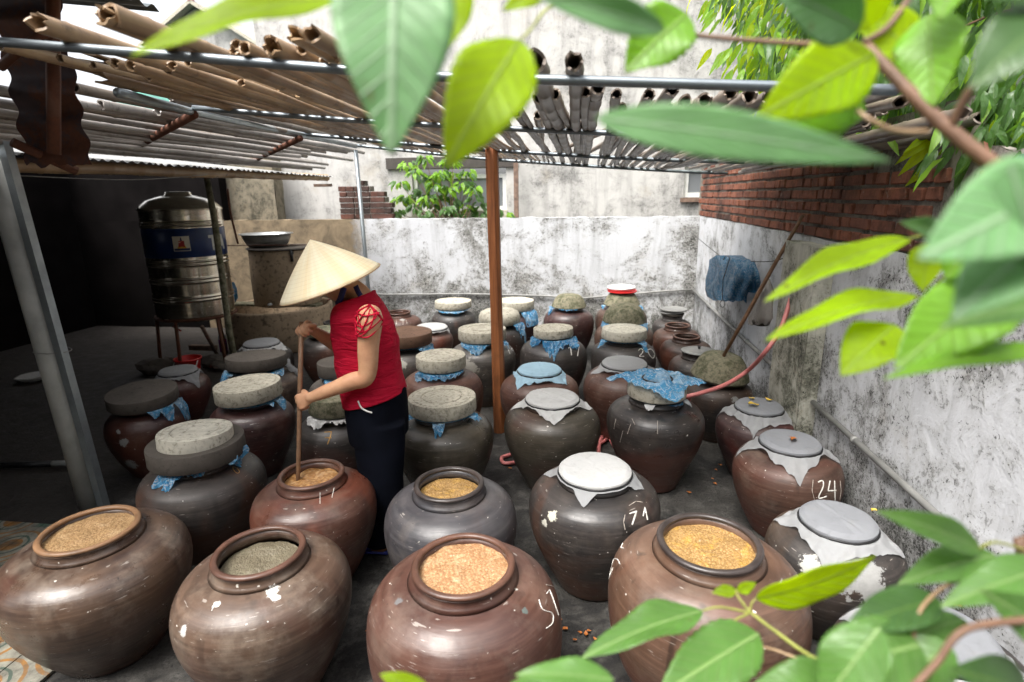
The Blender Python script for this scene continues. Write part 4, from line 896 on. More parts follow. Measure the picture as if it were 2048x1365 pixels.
# cloth tied over a jar: top, skirt following the shoulder, black band
def cloth(k, w, px, m, mt, lab, half, rot, ruff=.006, tilt=0, slack=.5, seed=1, notch=None, band=True):
    j = J[k]; rnd = random.Random(seed); c = Vector((j['x'], j['y'], j['h'])); rr_ = max(pxw(c, w, px)/2, j['rn']*1.06); h = j['h']
    root = thing('cloth_cover', lab, 'cloth', (j['x'], j['y'], h)); root.rotation_euler = (0,0,0)
    N = 120; mb = MB(); vs = []; fs = []
    rings = [0,.15,.3,.45,.6,.72,.84,.93,.985,1.0]
    for f in rings[1:]:
        for a in range(N):
            t_ = 2*math.pi*a/N; x, y = math.cos(t_)*rr_*f, math.sin(t_)*rr_*f
            z = .010*(1-f*f)*(0.4) - .010*(f>.98) + slack*.004*mnoise.noise(Vector((x*9+seed, y*9, 0)))*(1-f**4) + slack*.005*abs(mnoise.noise(Vector(((x*math.cos(rot)+y*math.sin(rot))*26, (y*math.cos(rot)-x*math.sin(rot))*4, seed))))*(1-f**6)
            vs.append((x,y,z+.006))
    vs = [(0,0,.010)]+vs; n = len(rings)-1
    fs = [(0,1+a,1+(a+1)%N) for a in range(N)]+[(1+i*N+a,1+(i+1)*N+a,1+(i+1)*N+(a+1)%N,1+i*N+(a+1)%N) for i in range(n-1) for a in range(N)]
    # side down to the band
    b0 = 1+(n-1)*N
    for q, (f, z) in enumerate(((1.012,-.006),(1.01,-.017),(1.0,-.024))):
        for a in range(N):
            t_ = 2*math.pi*a/N; vs.append((math.cos(t_)*rr_*f, math.sin(t_)*rr_*f, z))
        fs += [(b0+q*N+a, b0+(q+1)*N+a, b0+(q+1)*N+(a+1)%N, b0+q*N+(a+1)%N) for a in range(N)]
    mb.add(vs, fs).build('top', M[mt], root)
    # skirt
    mb = MB(); K = 9; vs = []; fs = []
    for a in range(N):
        t_ = 2*math.pi*a/N; tt = t_-rot; e = half/max(abs(math.cos(tt)), abs(math.sin(tt))); e = max(rr_+.012, e*(1+.10*mnoise.noise(Vector((math.cos(t_)*2.5, math.sin(t_)*2.5, seed*3)))) + .008*mnoise.noise(Vector((t_*9, seed, 0))))
        if notch:
            for (na, nw) in notch:
                dd = abs((t_-na+math.pi) % (2*math.pi)-math.pi)
                if dd < nw: e = rr_+.012+(e-rr_-.012)*(dd/nw)**2
        for q in range(K):
            f = q/(K-1); r = rr_+(e-rr_)*f; rc = min(r, j['R']*.99)
            zs = jsurf(j, rc)+.006-h; zd = -.024
            bl = min(1, (r-rr_)/.045); bl = bl*bl*(3-2*bl); z = zd+(zs-zd)*bl
            ru = ruff*(.4+bl)*(math.sin(t_*17+seed+2*math.sin(t_*3))*.5+mnoise.noise(Vector((t_*5, f*2, seed)))+.5)
            vs.append((math.cos(t_)*rc, math.sin(t_)*rc, z+max(-.002, ru)))
    for a in range(N):
        b = (a+1) % N
        for q in range(K-1): fs.append((a*K+q, a*K+q+1, b*K+q+1, b*K+q))
    mb.add(vs, fs).build('skirt', M[m], root)
    if band:
        ring = [(math.cos(2*math.pi*a/48)*rr_*1.02, math.sin(2*math.pi*a/48)*rr_*1.02, -.020+.002*math.sin(a)) for a in range(49)]
        MB().tube(ring, .0055, 6).build('elastic_band', M['rubber'], root)
    j['lr'] = rr_; return root
cloth('G', 142, 1188, 'cloth_gauze', 'cloth_white', 'taut white cloth with a big hanging corner, on the jar marked 71', .165, R_(32), .004, slack=.6, seed=2, notch=[(R_(-60), R_(32))])
cloth('H', 163, 1657, 'cloth_gauze', 'cloth_grey', 'wide wrinkled grey gauze cover beside the wall, on the peeling jar', .172, R_(20), .006, slack=1.6, seed=3)
cloth('I', 215, 1900, 'cloth_gauze', 'cloth_grey', 'wide grey cover at the lower right corner under the leaves', .185, R_(10), .006, slack=1, seed=4)
cloth('K', 132, 1580, 'cloth_gauze', 'cloth_grey', 'grey gauze cover with a dry orange leaf, on the jar numbered 24', .185, R_(38), .007, slack=1, seed=5, notch=[(R_(200), R_(25)),(R_(-42), R_(22))])
cloth('R', 103, 1518, 'cloth_gauze', 'cloth_grey', 'grey gauze cover strewn with yellow leaves by the pilaster', .185, R_(25), .010, slack=1, seed=6)
cloth('P', 102, 1104, 'cloth_white', 'cloth_white', 'white cloth with a peaked corner, right of the post\'s foot', .185, R_(50), .008, slack=1.8, seed=7, notch=[(R_(230), R_(22)),(R_(-35), R_(20))])
cloth('Y', 84, 1250, 'cloth_gauze', 'cloth_gauze', 'crumpled gauze cover behind the blue-wrapped disc', .175, R_(60), .008, slack=2.2, seed=8, notch=[(R_(-60), R_(25))])
cloth('X', 83, 1079, 'cloth_blue', 'cloth_blue', 'pale blue cloth cover right of the timber post', .180, R_(12), .009, slack=1.2, seed=9, notch=[(R_(90), R_(30))])
cloth('S', 88, 354, 'cloth_gauze', 'cloth_gauze', 'white gauze cover in front of the red bucket', .165, R_(30), .008, slack=1, seed=10)
cloth('U', 78, 525, 'cloth_white', 'cloth_gauze', 'white cloth cover in front of the lower concrete tank', .175, R_(55), .009, slack=.8, seed=11)
cloth('AI', 64, 865, 'cloth_white', 'cloth_white', 'flat white cloth cover near the back wall, left of the timber post', .145, R_(40), .006, slack=.5, seed=12, notch=[(R_(-90), R_(40))])
# blue plastic peeking out from under the discs
def tabs(k, lab, tl, m='blue', z0=None, name='plastic_sheet', cr=.012, cat_='plastic sheet', rin=None):
    j = J[k]; h = j['h']; lr = j['lr']; ri = lr*.70; mb = MB(); base = camang(j); N = 200; K = 13; vs = []
    for i in range(N):
        a = 2*math.pi*i/N; rel = (math.degrees(a-base)+180) % 360-180; ext = -.06*lr
        for si, (ang, hw, ln) in enumerate(tl):
            dd = ((rel-ang+180) % 360)-180
            if abs(dd) < hw:
                f = (dd/hw+1)/2; env = (math.sin(math.pi*f)**.6)*(.45+.75*abs(mnoise.noise(Vector((f*2.2+si, si*3.3, j['x']*5))))+.10*mnoise.noise(Vector((f*16, si, 2)))); ext = max(ext, -.06*lr+(ln+.06*lr)*min(1.15, env*1.25))
        for q in range(K):
            g_ = q/(K-1); r = ri+(lr+ext-ri)*g_; rc = min(r, j['R']*.995); zs = jsurf(j, rc)+.005; zt = (z0 if z0 is not None else h-.020)
            out = max(0, r-lr*.98); w = cr*1.5*(mnoise.noise(Vector((a*9, g_*4, j['y']*7)))+1.0*abs(mnoise.noise(Vector((a*24, g_*9, 1))))+.5*mnoise.noise(Vector((a*55, g_*18, 2))))*min(1, out/.010)
            if z0 is None:
                bl = min(1, out/.05); z = zt+(zs-zt)*bl; z = max(z+w, zs-.001)
            else: z = zt-out*.8+w
            if out <= 0: z = zt
            rr2 = rc+(.7*w if out > 0 else 0); vs.append((math.cos(a)*rr2, math.sin(a)*rr2, z))
    mb.add(vs, [(i*K+q,((i+1)%N)*K+q,((i+1)%N)*K+q+1,i*K+q+1) for i in range(N) for q in range(K-1)])
    o = mb.build(name, M[m], loc=(j['x'], j['y'], 0), smooth=(m != 'blue')); tag(o, lab, cat_); return o
tabs('J', 'blue plastic squeezed out under the broad dark disc of the two-disc stack', [(-48,24,.085),(-12,26,.030),(58,16,.07)])
j = J['J']; lr = j['lr']; j['lr'] = pxw((j['x'],j['y'],j['h']), 172, 390)/2
tabs('J', 'blue plastic wedged between the two stacked discs', [(55,34,.075),(18,12,.03)], z0=j['h']+.038, cr=.02); j['lr'] = lr
tabs('L', 'blue plastic under the dark disc behind the leaning pipe', [(25,26,.035),(70,18,.075)])
tabs('M', 'scrap of blue plastic under the pale disc left of the stick', [(60,14,.05),(35,8,.025)])
tabs('O', 'blue plastic corners under the thick disc right of the woman', [(-72,12,.035),(-8,10,.07),(62,12,.05)])
tabs('T', 'blue plastic under the broad dark disc in the fourth row', [(-75,22,.075),(40,20,.03)])
tabs('V', 'blue plastic around the neck of the jar behind the stick', [(-10,40,.05)])
tabs('W', 'crumpled blue plastic below the blotchy disc', [(0,62,.05),(-50,16,.06)], cr=.018)
tabs('AA', 'blue plastic under the red-brown disc', [(55,30,.085)], cr=.02)
tabs('AB', 'blue plastic under the ringed disc cut by the post', [(-25,42,.05),(62,14,.05)], cr=.016)
tabs('AC', 'ragged blue plastic collar on the jar numbered 17', [(-60,26,.07),(0,32,.12),(55,34,.09)], cr=.02)
tabs('AD', 'two blue plastic scraps under the disc of the jar numbered 20', [(-62,14,.06),(52,16,.06)])
tabs('AJ', 'thin line of blue plastic under the low disc at the back wall', [(0,60,.018)], cr=.006)
tabs('AK', 'blue plastic under the rounded disc behind the post', [(-65,16,.05),(60,20,.10)], cr=.02)
tabs('AL', 'blue plastic sheet hanging right of the post near the back wall', [(55,36,.12)], cr=.02)
tabs('AM', 'blue plastic under the mossy bowl at the back wall', [(-70,18,.06),(0,40,.012)], cr=.015)
tabs('AN', 'blue plastic under the dome-shaped mossy bowl', [(-55,26,.06),(55,26,.05)], cr=.015)
tabs('AO', 'blue plastic scraps beside the bowl under the red lids', [(-70,12,.05),(70,14,.06)], cr=.015)
tabs('Q', 'dark blue plastic and white scrap under the wrapped disc', [(45,22,.02)], 'blue_dark')
tabs('Q', 'white cloth corner under the disc wrapped in blue plastic', [(-12,11,.045),(78,10,.05)], 'cloth_white', name='cloth_scrap', cat_='cloth', cr=.005)
tabs('N', 'crumpled white paper under the grey disc of the jar marked 7', [(-45,34,.05),(20,34,.04)], 'cloth_white', name='paper_sheet', cat_='paper', cr=.012)
tabs('T', 'torn white cloth lying over the back of the jar in the fourth row', [(95,20,.11)], 'cloth_gauze', name='cloth_scrap', cat_='cloth', cr=.02)
# crumpled plastic over the disc of Q
j = J['Q']; root = thing('plastic_bag', 'bright crumpled blue plastic tied over a thick disc with a black band', 'plastic bag', (j['x'], j['y'], j['h']+j['lt']-.014))
N = 110; K = 34; vs = []; lr = j['lr']; base = camang(j)
for a in range(N):
    t_ = 2*math.pi*a/N; rel = (math.degrees(t_-base)+180) % 360-180
    ext = lr*(1.02+.62*math.exp(-((rel-100)/24)**2)+.72*math.exp(-((rel+92)/20)**2)+.50*math.exp(-((rel-25)/24)**2)+.12*math.exp(-((rel+30)/20)**2))+.01*mnoise.noise(Vector((t_*4,1,1)))
    for q in range(K):
        f = (q+.4)/(K-.6); r = ext*f; x, y = math.cos(t_)*r, math.sin(t_)*r
        z = .010+(.030*(1-(r/(lr*.52))**2) if r < lr*.52 else 0)+.045*abs(mnoise.noise(Vector((x*11,y*11,4))))+.018*abs(mnoise.noise(Vector((x*26,y*26,8))))+.004*mnoise.noise(Vector((x*80,y*80,8)))
        if .44*lr < r < .56*lr: z = .010
        z -= max(0, r-lr)*(.55 if abs(rel) < 60 else .25)
        vs.append((x,y,z))
MB().add(vs, [(a*K+q,((a+1)%N)*K+q,((a+1)%N)*K+q+1,a*K+q+1) for a in range(N) for q in range(K-1)]+[tuple(a*K for a in range(N))]).build('film', M['blue'], root, False)
MB().tube([(math.cos(2*math.pi*a/40)*lr*.50, math.sin(2*math.pi*a/40)*lr*.50, .016) for a in range(41)], .006, 6).build('band', M['rubber'], root)
# ------------------------------------------------------------------ chalk numbers on the jars
def paint(k, strokes, w, m, label, name='painted_number'):
    if name == 'paint_drip' and len(strokes) > 1:
        for st in strokes: paint(k, [st], w, m, label, name)
        return
    j = J[k]; mb = MB()
    for st in strokes:
        pts = []
        if len(st) >= 5: st = [(q.x, q.y) for q in smoothpath([(a[0], a[1], 0) for a in st], 5)]
        for a, b in zip(st, st[1:]):
            n = max(2, int(math.hypot(b[0]-a[0], b[1]-a[1])/3))
            for i in range(n if len(st) < 15 else 1): pts.append((a[0]+(b[0]-a[0])*i/n, a[1]+(b[1]-a[1])*i/n))
        pts.append(st[-1]); hp = []
        for (x, y) in pts:
            if 'bvh' not in j: j['bvh'] = BVHTree.FromPolygons([v.co for v in j['body'].data.vertices], [tuple(p.vertices) for p in j['body'].data.polygons])
            q, nq, _, _ = j['bvh'].ray_cast(CO-Vector((j['x'], j['y'], 0)), ray(x, y).normalized())
            if q and (not hp or (q-hp[-1]).length < .06): hp.append(q+nq*(.0008 if nq.dot(q-Vector((0,0,q.z))) > 0 else -.0008))
        if len(hp) > 1:
            vs = []
            for i, p in enumerate(hp):
                d = (hp[min(i+1,len(hp)-1)]-hp[max(i-1,0)]).normalized(); nrm = Vector((p.x,p.y,.25*j['R'])).normalized(); s_ = d.cross(nrm).normalized()*w*(.8+.5*mnoise.noise(Vector((i*.7,w*900,3))))
                vs += [p+s_+nrm*.0012, p-s_+nrm*.0012, p-s_-nrm*.002, p+s_-nrm*.002]
            n = len(hp); fs = []
            for i in range(n-1):
                for q in range(4): fs.append((i*4+q, i*4+(q+1)%4, (i+1)*4+(q+1)%4, (i+1)*4+q))
            mb.add(vs, fs+[(0,1,2,3),tuple((n-1)*4+q for q in range(4))])
    if mb.v:
        o = mb.build(name, M[m], j['root'], False)
        if label: o['label'] = label
paint('N', [[(649,865),(663,864),(660,876),(655,889)],[(650,876),(663,876)]], .0035, 'ochre', 'ochre number 7')
paint('AC', [[(1137,697),(1141,694),(1143,711)],[(1147,697),(1158,694),(1155,713)]], .0045, 'chalk', 'white chalk number 17')
paint('AB', [[(1014,694),(1020,708)],[(1031,694),(1024,696),(1025,701),(1030,703),(1030,709)]], .004, 'chalk', 'white chalk number 15')
paint('AD', [[(1277,702),(1281,698),(1286,701),(1284,707),(1279,713),(1288,713)],[(1296,700),(1303,699),(1309,709),(1306,717),(1300,712),(1296,704),(1296,700)]], .004, 'chalk', 'white chalk number 20')
paint('G', [[(1259,1028),(1273,1023),(1269,1036),(1264,1050)],[(1286,1033),(1290,1016),(1295,1040)]], .0038, 'chalk', 'white chalk number 71')
paint('G', [[(1250,1060),(1247,1045),(1250,1030)],[(1258,1012),(1272,1003),(1285,1005)]], .0014, 'chalk_thin', None, 'chalk_mark')
paint('K', [[(1636,965),(1645,962),(1646,974),(1637,996),(1653,993)],[(1660,962),(1656,982),(1672,981)],[(1669,962),(1670,1001)]], .0028, 'chalk', 'white chalk number 24')
paint('K', [[(1626,960),(1624,982),(1630,1004)],[(1680,962),(1682,982),(1679,1000)]], .0012, 'chalk_thin', None, 'chalk_mark')
paint('C', [[(1093,1188),(1099,1180),(1108,1204),(1117,1231)],[(1078,1200),(1085,1219),(1104,1227),(1105,1246),(1092,1257)]], .0011, 'chalk', 'faint chalk number 15')
paint('C', [[(1092,1170),(1110,1176),(1122,1195),(1128,1224),(1120,1250),(1108,1268),(1092,1274),(1075,1258),(1064,1240)]], .0008, 'chalk_thin', None, 'chalk_mark')
paint('D', [[(1248,1081),(1242,1096),(1248,1097)],[(1240,1129),(1234,1118),(1223,1123),(1216,1142),(1220,1152),(1211,1158)],[(1226,1136),(1214,1170)]], .0013, 'chalk', 'faint chalk number')
paint('J', [[(466,934),(474,937),(479,944),(474,947),(467,940),(466,934)]], .0014, 'ochre', None, 'chalk_mark')
paint('E', [[(640,985),(640,1008)],[(668,976),(664,996)]], .0016, 'chalk', None, 'paint_drip')
paint('Q', [[(1246,862),(1240,885)],[(1262,848),(1255,868)],[(1264,838),(1270,850)],[(1315,842),(1315,868)],[(1232,838),(1228,858)]], .0014, 'chalk_thin', None, 'paint_drip')
paint('B', [[(430,1205),(424,1222)],[(470,1150),(478,1152)]], .002, 'chalk', None, 'paint_drip')
paint('AH', [[(793,640),(793,650)],[(806,638),(806,650)],[(812,640),(814,648)]], .003, 'chalk_thin', None, 'paint_drip')
# ------------------------------------------------------------------ tank and concrete drums
tx, ty = -4.26, 5.5; tk = thing('water_tank', 'stainless steel water tank with a dark blue band and a small square badge', 'tank', (tx, ty, 0)); TR = .385
zt0, zt1 = PY(375,650,5.1).z, PY(350,418,5.1).z
def tz(py): return PY(372,py,5.1).z
zs = dict(a=tz(422), b=tz(458), c=tz(519), d=tz(640))
ribs = [tz(447),tz(453),tz(527),tz(534),tz(562),tz(569),tz(600),tz(606)]
prof = []; z = zs['d']
n = 220
for i in range(n+1):
    z = zs['d']+(zs['a']-zs['d'])*i/n; r = TR+sum(.011*math.exp(-((z-q)/.010)**2) for q in ribs); prof.append((r, z))
prof = [(TR*.2,zs['d']-.10),(TR*.9,zs['d']-.05),(TR*.99,zs['d']-.012)]+prof
MB().lathe(prof, 72).build('body', M['inox'], tk)
top = zs['a']; MB().lathe([(TR,top),(TR+.012,top+.004),(TR+.012,top+.014),(TR*.95,top+.05),(TR*.8,top+.10),(TR*.55,top+.135),(TR*.34,top+.15),(TR*.32,top+.17),(TR*.30,top+.185),(TR*.12,top+.19),(0,top+.19)], 64).build('lid', M['inox'], tk)
MB().lathe([(TR+.002,zs['c']+.004),(TR+.0035,zs['c']+.006),(TR+.0035,zs['b']-.006),(TR+.002,zs['b']-.004)], 72).build('blue_band', M['tankblue'], tk)
MB().tube([(TR*math.cos(2*math.pi*a/48)*1.03, TR*math.sin(2*math.pi*a/48)*1.03, zs['d']-.02) for a in range(49)], .013, 6).build('stand_ring', M['rust'], tk)
for a in (215, 275, 335, 95): 
    c_, s_ = math.cos(R_(a)), math.sin(R_(a)); MB().tube([(TR*c_, TR*s_, zs['d']-.02),(TR*1.12*c_, TR*1.12*s_, 0)], .018, 6).build('leg', M['rust'], tk)
def tank_hit(px, py, r):
    v = ray(px, py); o = CO-Vector((tx,ty,0)); a = v.x**2+v.y**2; b = 2*(o.x*v.x+o.y*v.y); c = o.x**2+o.y**2-r*r; D = b*b-4*a*c
    if D < 0: return None
    return o+v*((-b-math.sqrt(D))/(2*a))
def tpoly(name, uvs, r, m, c, parent=tk, au=None):
    """flat print wrapped on the tank: polygon in (u across metres, v up metres) around a centre c"""
    ang0 = math.atan2(c.y, c.x); bm = bmesh.new(); vs = [bm.verts.new((u, v, 0)) for u, v in uvs]; bm.faces.new(vs)
    bmesh.ops.triangulate(bm, faces=bm.faces[:]); bmesh.ops.subdivide_edges(bm, edges=bm.edges[:], cuts=2, use_grid_fill=True)
    for v in bm.verts:
        a = ang0+v.co.x/TR; v.co = Vector((math.cos(a)*r, math.sin(a)*r, c.z+v.co.y))
    me = bpy.data.meshes.new(name); bm.to_mesh(me); bm.free(); o = bpy.data.objects.new(name, me); C.objects.link(o); me.materials.append(m); o.parent = parent; return o
cc = tank_hit(363, 488, TR); M['badge_white'] = simple('badge_cream', (.62,.58,.48), .5, var=.1); M['badge_red'] = simple('badge_red', (.42,.02,.02), .5, var=.1); M['badge_yel'] = simple('badge_yellow', (.65,.36,.03), .5, var=.1); M['badge_blue'] = simple('badge_blue', (.01,.02,.10), .5, var=.1)
s = .074; bd = tpoly('badge', [(-s,-s),(s,-s),(s,s),(-s,s)], TR+.0055, M['badge_white'], cc)
tpoly('emblem', [(-s*.55,-s*.62),(s*.55,-s*.62),(s*.30,-s*.05),(-s*.30,-s*.05)], TR+.007, M['badge_yel'], cc, bd)
tpoly('emblem', [(-s*.92,-s*.92),(s*.92,-s*.92),(s*.92,-s*.62),(s*.5,-s*.62),(0,-s*.75),(-s*.5,-s*.62),(-s*.92,-s*.62)], TR+.0075, M['badge_blue'], cc, bd)
tpoly('emblem', [(-s*.38,-s*.45),(-s*.24,-s*.45),(-s*.22,0),(-s*.05,-s*.4),(s*.05,-s*.4),(s*.22,0),(s*.24,-s*.45),(s*.38,-s*.45),(s*.34,.12*s),(s*.1,.12*s),(s*.1,.26*s),(s*.36,.26*s),(s*.36,.38*s),(-s*.36,.38*s),(-s*.36,.26*s),(-s*.1,.26*s),(-s*.1,.12*s),(-s*.34,.12*s)], TR+.008, M['badge_red'], cc, bd)
tpoly('emblem', [(-s*.14,.40*s),(s*.14,.40*s),(s*.02,.88*s),(-s*.02,.88*s)], TR+.008, M['badge_blue'], cc, bd)
M['letter'] = simple('silver_lettering', (.45,.45,.43), .5, var=.2)
ct = tank_hit(426, 486, TR)
if ct is not None:
    tpoly('letter', [(-.05,.052),(-.05,.082),(.05,.082),(.05,.052),(.016,.052),(.016,-.075),(-.016,-.075),(-.016,.052)], TR+.006, M['letter'], ct)
    ct2 = ct.copy(); a = math.atan2(ct.y, ct.x)+.115/TR; ct2.x, ct2.y = math.cos(a)*TR, math.sin(a)*TR
    tpoly('letter', [(-.058,-.075),(-.02,.082),(.02,.082),(.058,-.075),(.026,-.075),(.018,-.04),(-.018,-.04),(-.026,-.075)], TR+.006, M['letter'], ct2)
vp = tank_hit(352, 652, TR*.6); MB().tube([(vp.x,vp.y,zs['d']-.05),(vp.x,vp.y,zs['d']-.17)], .02, 8).build('outlet', M['white_plastic'], tk)
MB().tube([(vp.x-.01,vp.y-.03,zs['d']-.12),(vp.x+.09,vp.y-.05,zs['d']-.16)], .008, 6).build('valve_handle', M['red_plastic'], tk)
lo = PY(445,617,6.35); hi = PY(640,606,6.35); dcx, dcy = (lo.x+hi.x)/2+.03, 6.50; DR = (hi.x-lo.x)/2*.98; zl = .50
dr = thing('concrete_tank', 'wide stained round concrete tank, open topped, lower one behind the cloth-covered jar', 'tank', (dcx,dcy,0))
MB().lathe([(DR*.97,0),(DR,.02),(DR*1.01,zl*.5),(DR,zl-.02),(DR*.99,zl),(DR*.92,zl),(DR*.915,zl-.02),(DR*.91,.08),(0,.08)], 64, wob=.008).build('wall', M['conc_brown'], dr)
MB().box(-DR*1.0, DR*.9, -.16, .02, zl+.003, zl+.028).build('board', M['conc_moss'], dr, False)
a = PY(466,497,6.2); b = PY(592,493,6.2); ucx = (a.x+b.x)/2+.05; UR = (b.x-a.x)/2; z0 = zl+.03; z1 = 1.21
ud = thing('concrete_drum', 'brown stained concrete drum standing on the wider tank, with a basin on it', 'tank', (ucx, dcy+.02, z0))
MB().lathe([(0,0),(UR*.98,0),(UR,.015),(UR*1.01,(z1-z0)*.5),(UR*.99,z1-z0-.01),(UR*.97,z1-z0),(UR*.90,z1-z0),(UR*.9,.1),(0,.1)], 64, wob=.008).build('wall', M['conc_brown'], ud)
MB().lathe([(0,z1-z0+.002),(UR*1.04,z1-z0+.002),(UR*1.05,z1-z0+.01),(UR*1.03,z1-z0+.018),(0,z1-z0+.02)], 48).build('lid', M['conc_dark'], ud)
MB().tube([(.0,-UR-.005,.05),(.0,-UR-.06,.05)], .016, 8).build('spout', M['pvc'], ud)
MB().tube([(UR*.7,-UR*.72,z1-z0-.04),(UR*.7,-UR*.78,z1-z0+.0),(UR*.7,-UR*.78,z1-z0-.13)], .016, 8).build('tap', M['rubber'], ud)
a = PY(480,459,6.45); b = PY(574,459,6.45); BR = (b.x-a.x)/2; zB = z1+.022
bs_ = MB().lathe([(0,0),(BR*.66,0),(BR*.78,.03),(BR*.90,.11),(BR*.93,.15),(BR*1.02,.155),(BR*1.0,.163),(BR*.91,.158),(BR*.87,.11),(BR*.74,.035),(0,.02)], 56, ((a.x+b.x)/2, 6.5, zB)).build('metal_basin', M['alu']); tag(bs_, 'round grey metal basin standing on the concrete drum', 'basin')
tag(MB().tube(smoothpath([PY(455,378,6.0), PY(462,430,6.05), PY(476,488,6.1)], 4), .012, 6).build('rusty_rod', M['rust']), 'thin rusty rod hanging in front of the dark mossy wall', 'rod')
tag(MB().tube([PY(430,492,6.02), PY(640,490,6.1)], .006, 6).build('wire', M['rust']), 'thin rusty wire strung across the concrete drum', 'wire')
# dark bag on the post
p = PY(458,592,5.95); tag(MB().loft([((p.x,p.y,p.z+.16),(.09,0,0),(0,.02,0)),((p.x,p.y,p.z+.08),(.11,0,0),(0,.05,0)),((p.x,p.y,p.z-.03),(.10,0,0),(0,.07,0)),((p.x,p.y,p.z-.11),(.04,0,0),(0,.03,0))], 16).build('hanging_bag', M['blue_dark']), 'dark bag hanging beside the shed post, left of the concrete drum', 'bag')
# bucket, bottle, brush, planks, stones
q = PZ(381,752,0); bk = thing('bucket', 'bright red plastic bucket behind the cloth-covered jar on the left', 'bucket', (q.x,q.y,0)); br = pxw((q.x,q.y,.3),62,381)/2
BH = PY(381,716,q.y).z
MB().lathe([(0,0),(br*.72,0),(br*.74,.01),(br*.95,BH-.02),(br*1.04,BH-.015),(br*1.04,BH),(br*.97,BH),(br*.93,BH-.02),(br*.7,.02),(0,.02)], 40).build('body', M['red_plastic'], bk)
MB().tube(smoothpath([(br*1.0,-.02,BH-.02),(br*.9,-br*.6,BH-.09),(.0,-br*1.1,BH-.13),(-br*.9,-br*.6,BH-.09),(-br*1.0,-.02,BH-.02)],5), .005, 6).build('handle', M['white_plastic'], bk)
q = PZ(448,703,0); z0 = 0.0; bt = thing('bottle', 'plastic bottle of purple liquid with a blue cap by the shed post', 'bottle', (q.x,q.y,0)); bh = PY(443,658,q.y).z; br = bh*.16
M['purple'] = simple('purple_liquid', (.22,.02,.22), .25, var=.1); M['clearp'] = simple('clear_plastic_bottle', (.35,.36,.40), .2, var=.1); M['bluecap'] = simple('blue_cap', (.02,.14,.5), .4, var=.1)
MB().lathe([(0,0),(br,.0),(br,bh*.5),(br*.99,bh*.56),(0,bh*.56)], 20).build('liquid', M['purple'], bt); MB().lathe([(br*.99,bh*.561),(br*.95,bh*.66),(br*.45,bh*.84),(br*.4,bh*.88),(0,bh*.88)],20).build('neck', M['clearp'], bt); MB().lathe([(0,bh*.881),(br*.5,bh*.881),(br*.5,bh*1.0),(0,bh*1.0)],14).build('cap', M['bluecap'], bt)
a = PY(404,654,5.0); b = PZ(436,712,.02); tag(MB().tube([a,b],.02,7).build('wooden_strut', M['wood_grey']), 'grey wooden stick leaning below the steel tank', 'stick')
a = PZ(380,690,.16); b = PZ(442,680,.2); 
tag(MB().box(a.x,b.x,a.y-.03,a.y+.03,.10,.16).build('plank', M['wood_grey'], smooth=False), 'short plank lying under the steel tank', 'plank')
rnd = random.Random(4)
for i,(px,py,s_) in enumerate(((310,735,.16),(335,725,.12),(425,722,.13),(440,730,.10))):
    q = PZ(px,py,.06); bm = bmesh.new(); bmesh.ops.create_icosphere(bm, subdivisions=2, radius=s_)
    for v in bm.verts: v.co *= 1+.35*mnoise.noise(v.co*9+Vector((i*7,0,0))); v.co.z *= .6
    me = bpy.data.meshes.new('rubble_stone'); bm.to_mesh(me); bm.free(); me.materials.append(M['conc_dark']); o = bpy.data.objects.new('rubble_stone', me); C.objects.link(o); o.location = (q.x,q.y,s_*.45)
    tag(o, ['dark stone lump left of the red bucket','smaller stone lump behind the red bucket','stone lump right of the red bucket','smallest stone lump by the purple bottle'][i], 'stone')
q = PZ(70,762,0); mb = MB(); mb.lathe([(0,.0),(.09,.01),(.14,.05),(.15,.06),(.13,.055),(0,.02)], 18, (q.x,q.y,0), wob=.3); tag(mb.build('white_scrap', M['cloth_white']), 'pale crumpled scrap on the dark shed floor', 'scrap')
M['dimwood'] = simple('dim_brown_wood', (.05,.032,.018), .9, spec=.1)
a = PZ(-20,932,.03); b = PZ(105,928,.03); c = PZ(165,925,.03)
ho = thing('black_hose', 'black hose lying on the dark floor behind the tiles', 'hose', a); MB().tube([(0,0,0), b-a], .022, 10).build('hose', M['rubber'], ho); MB().tube([b-a, c-a], .020, 10).build('end_sleeve', M['pvc'], ho)
# ------------------------------------------------------------------ things hung at the side wall
ln = smoothpath([PY(1378,462,7.15), PX(1440,512,1.28), PX(1470,520,1.25), PX(1545,523,1.27), PX(1600,500,1.36)], 5)
tag(MB().tube(ln, .0035, 5).build('washing_line', M['rubber']), 'thin dark line strung across the corner of the walls', 'line')
def hangbag(name, pxs, x, m, lab, folds=9, seed=1, dep=.07, cat_='plastic bag'):
    """pxs: rows of (left px, right px, py)"""
    mb = MB(); n = 40; secs = []; vs = []; K = len(pxs)
    for i, (l, r, y) in enumerate(pxs):
        a = PX(l, y, x); b = PX(r, y, x); c_ = (a+b)/2; hw = (a-b).length/2; d = (b-a).normalized()
        for k in range(n):
            t_ = 2*math.pi*k/n; w = 1+.16*mnoise.noise(Vector((math.cos(t_)*2.2, math.sin(t_)*2.2, i*.6+seed)))+.10*math.sin(t_*folds+i*.3)
            vs.append(c_+d*hw*math.cos(t_)*w+Vector((1,0,0))*dep*math.sin(t_)*w*min(1,hw/.05)+Vector((0,0,.03*mnoise.noise(Vector((t_*2,i,seed)))*(i == K-1))))
    mb.add(vs, [(i*n+k,i*n+(k+1)%n,(i+1)*n+(k+1)%n,(i+1)*n+k) for i in range(K-1) for k in range(n)]+[tuple(range(n))])
    o = mb.build(name, M[m]); return tag(o, lab, cat_)
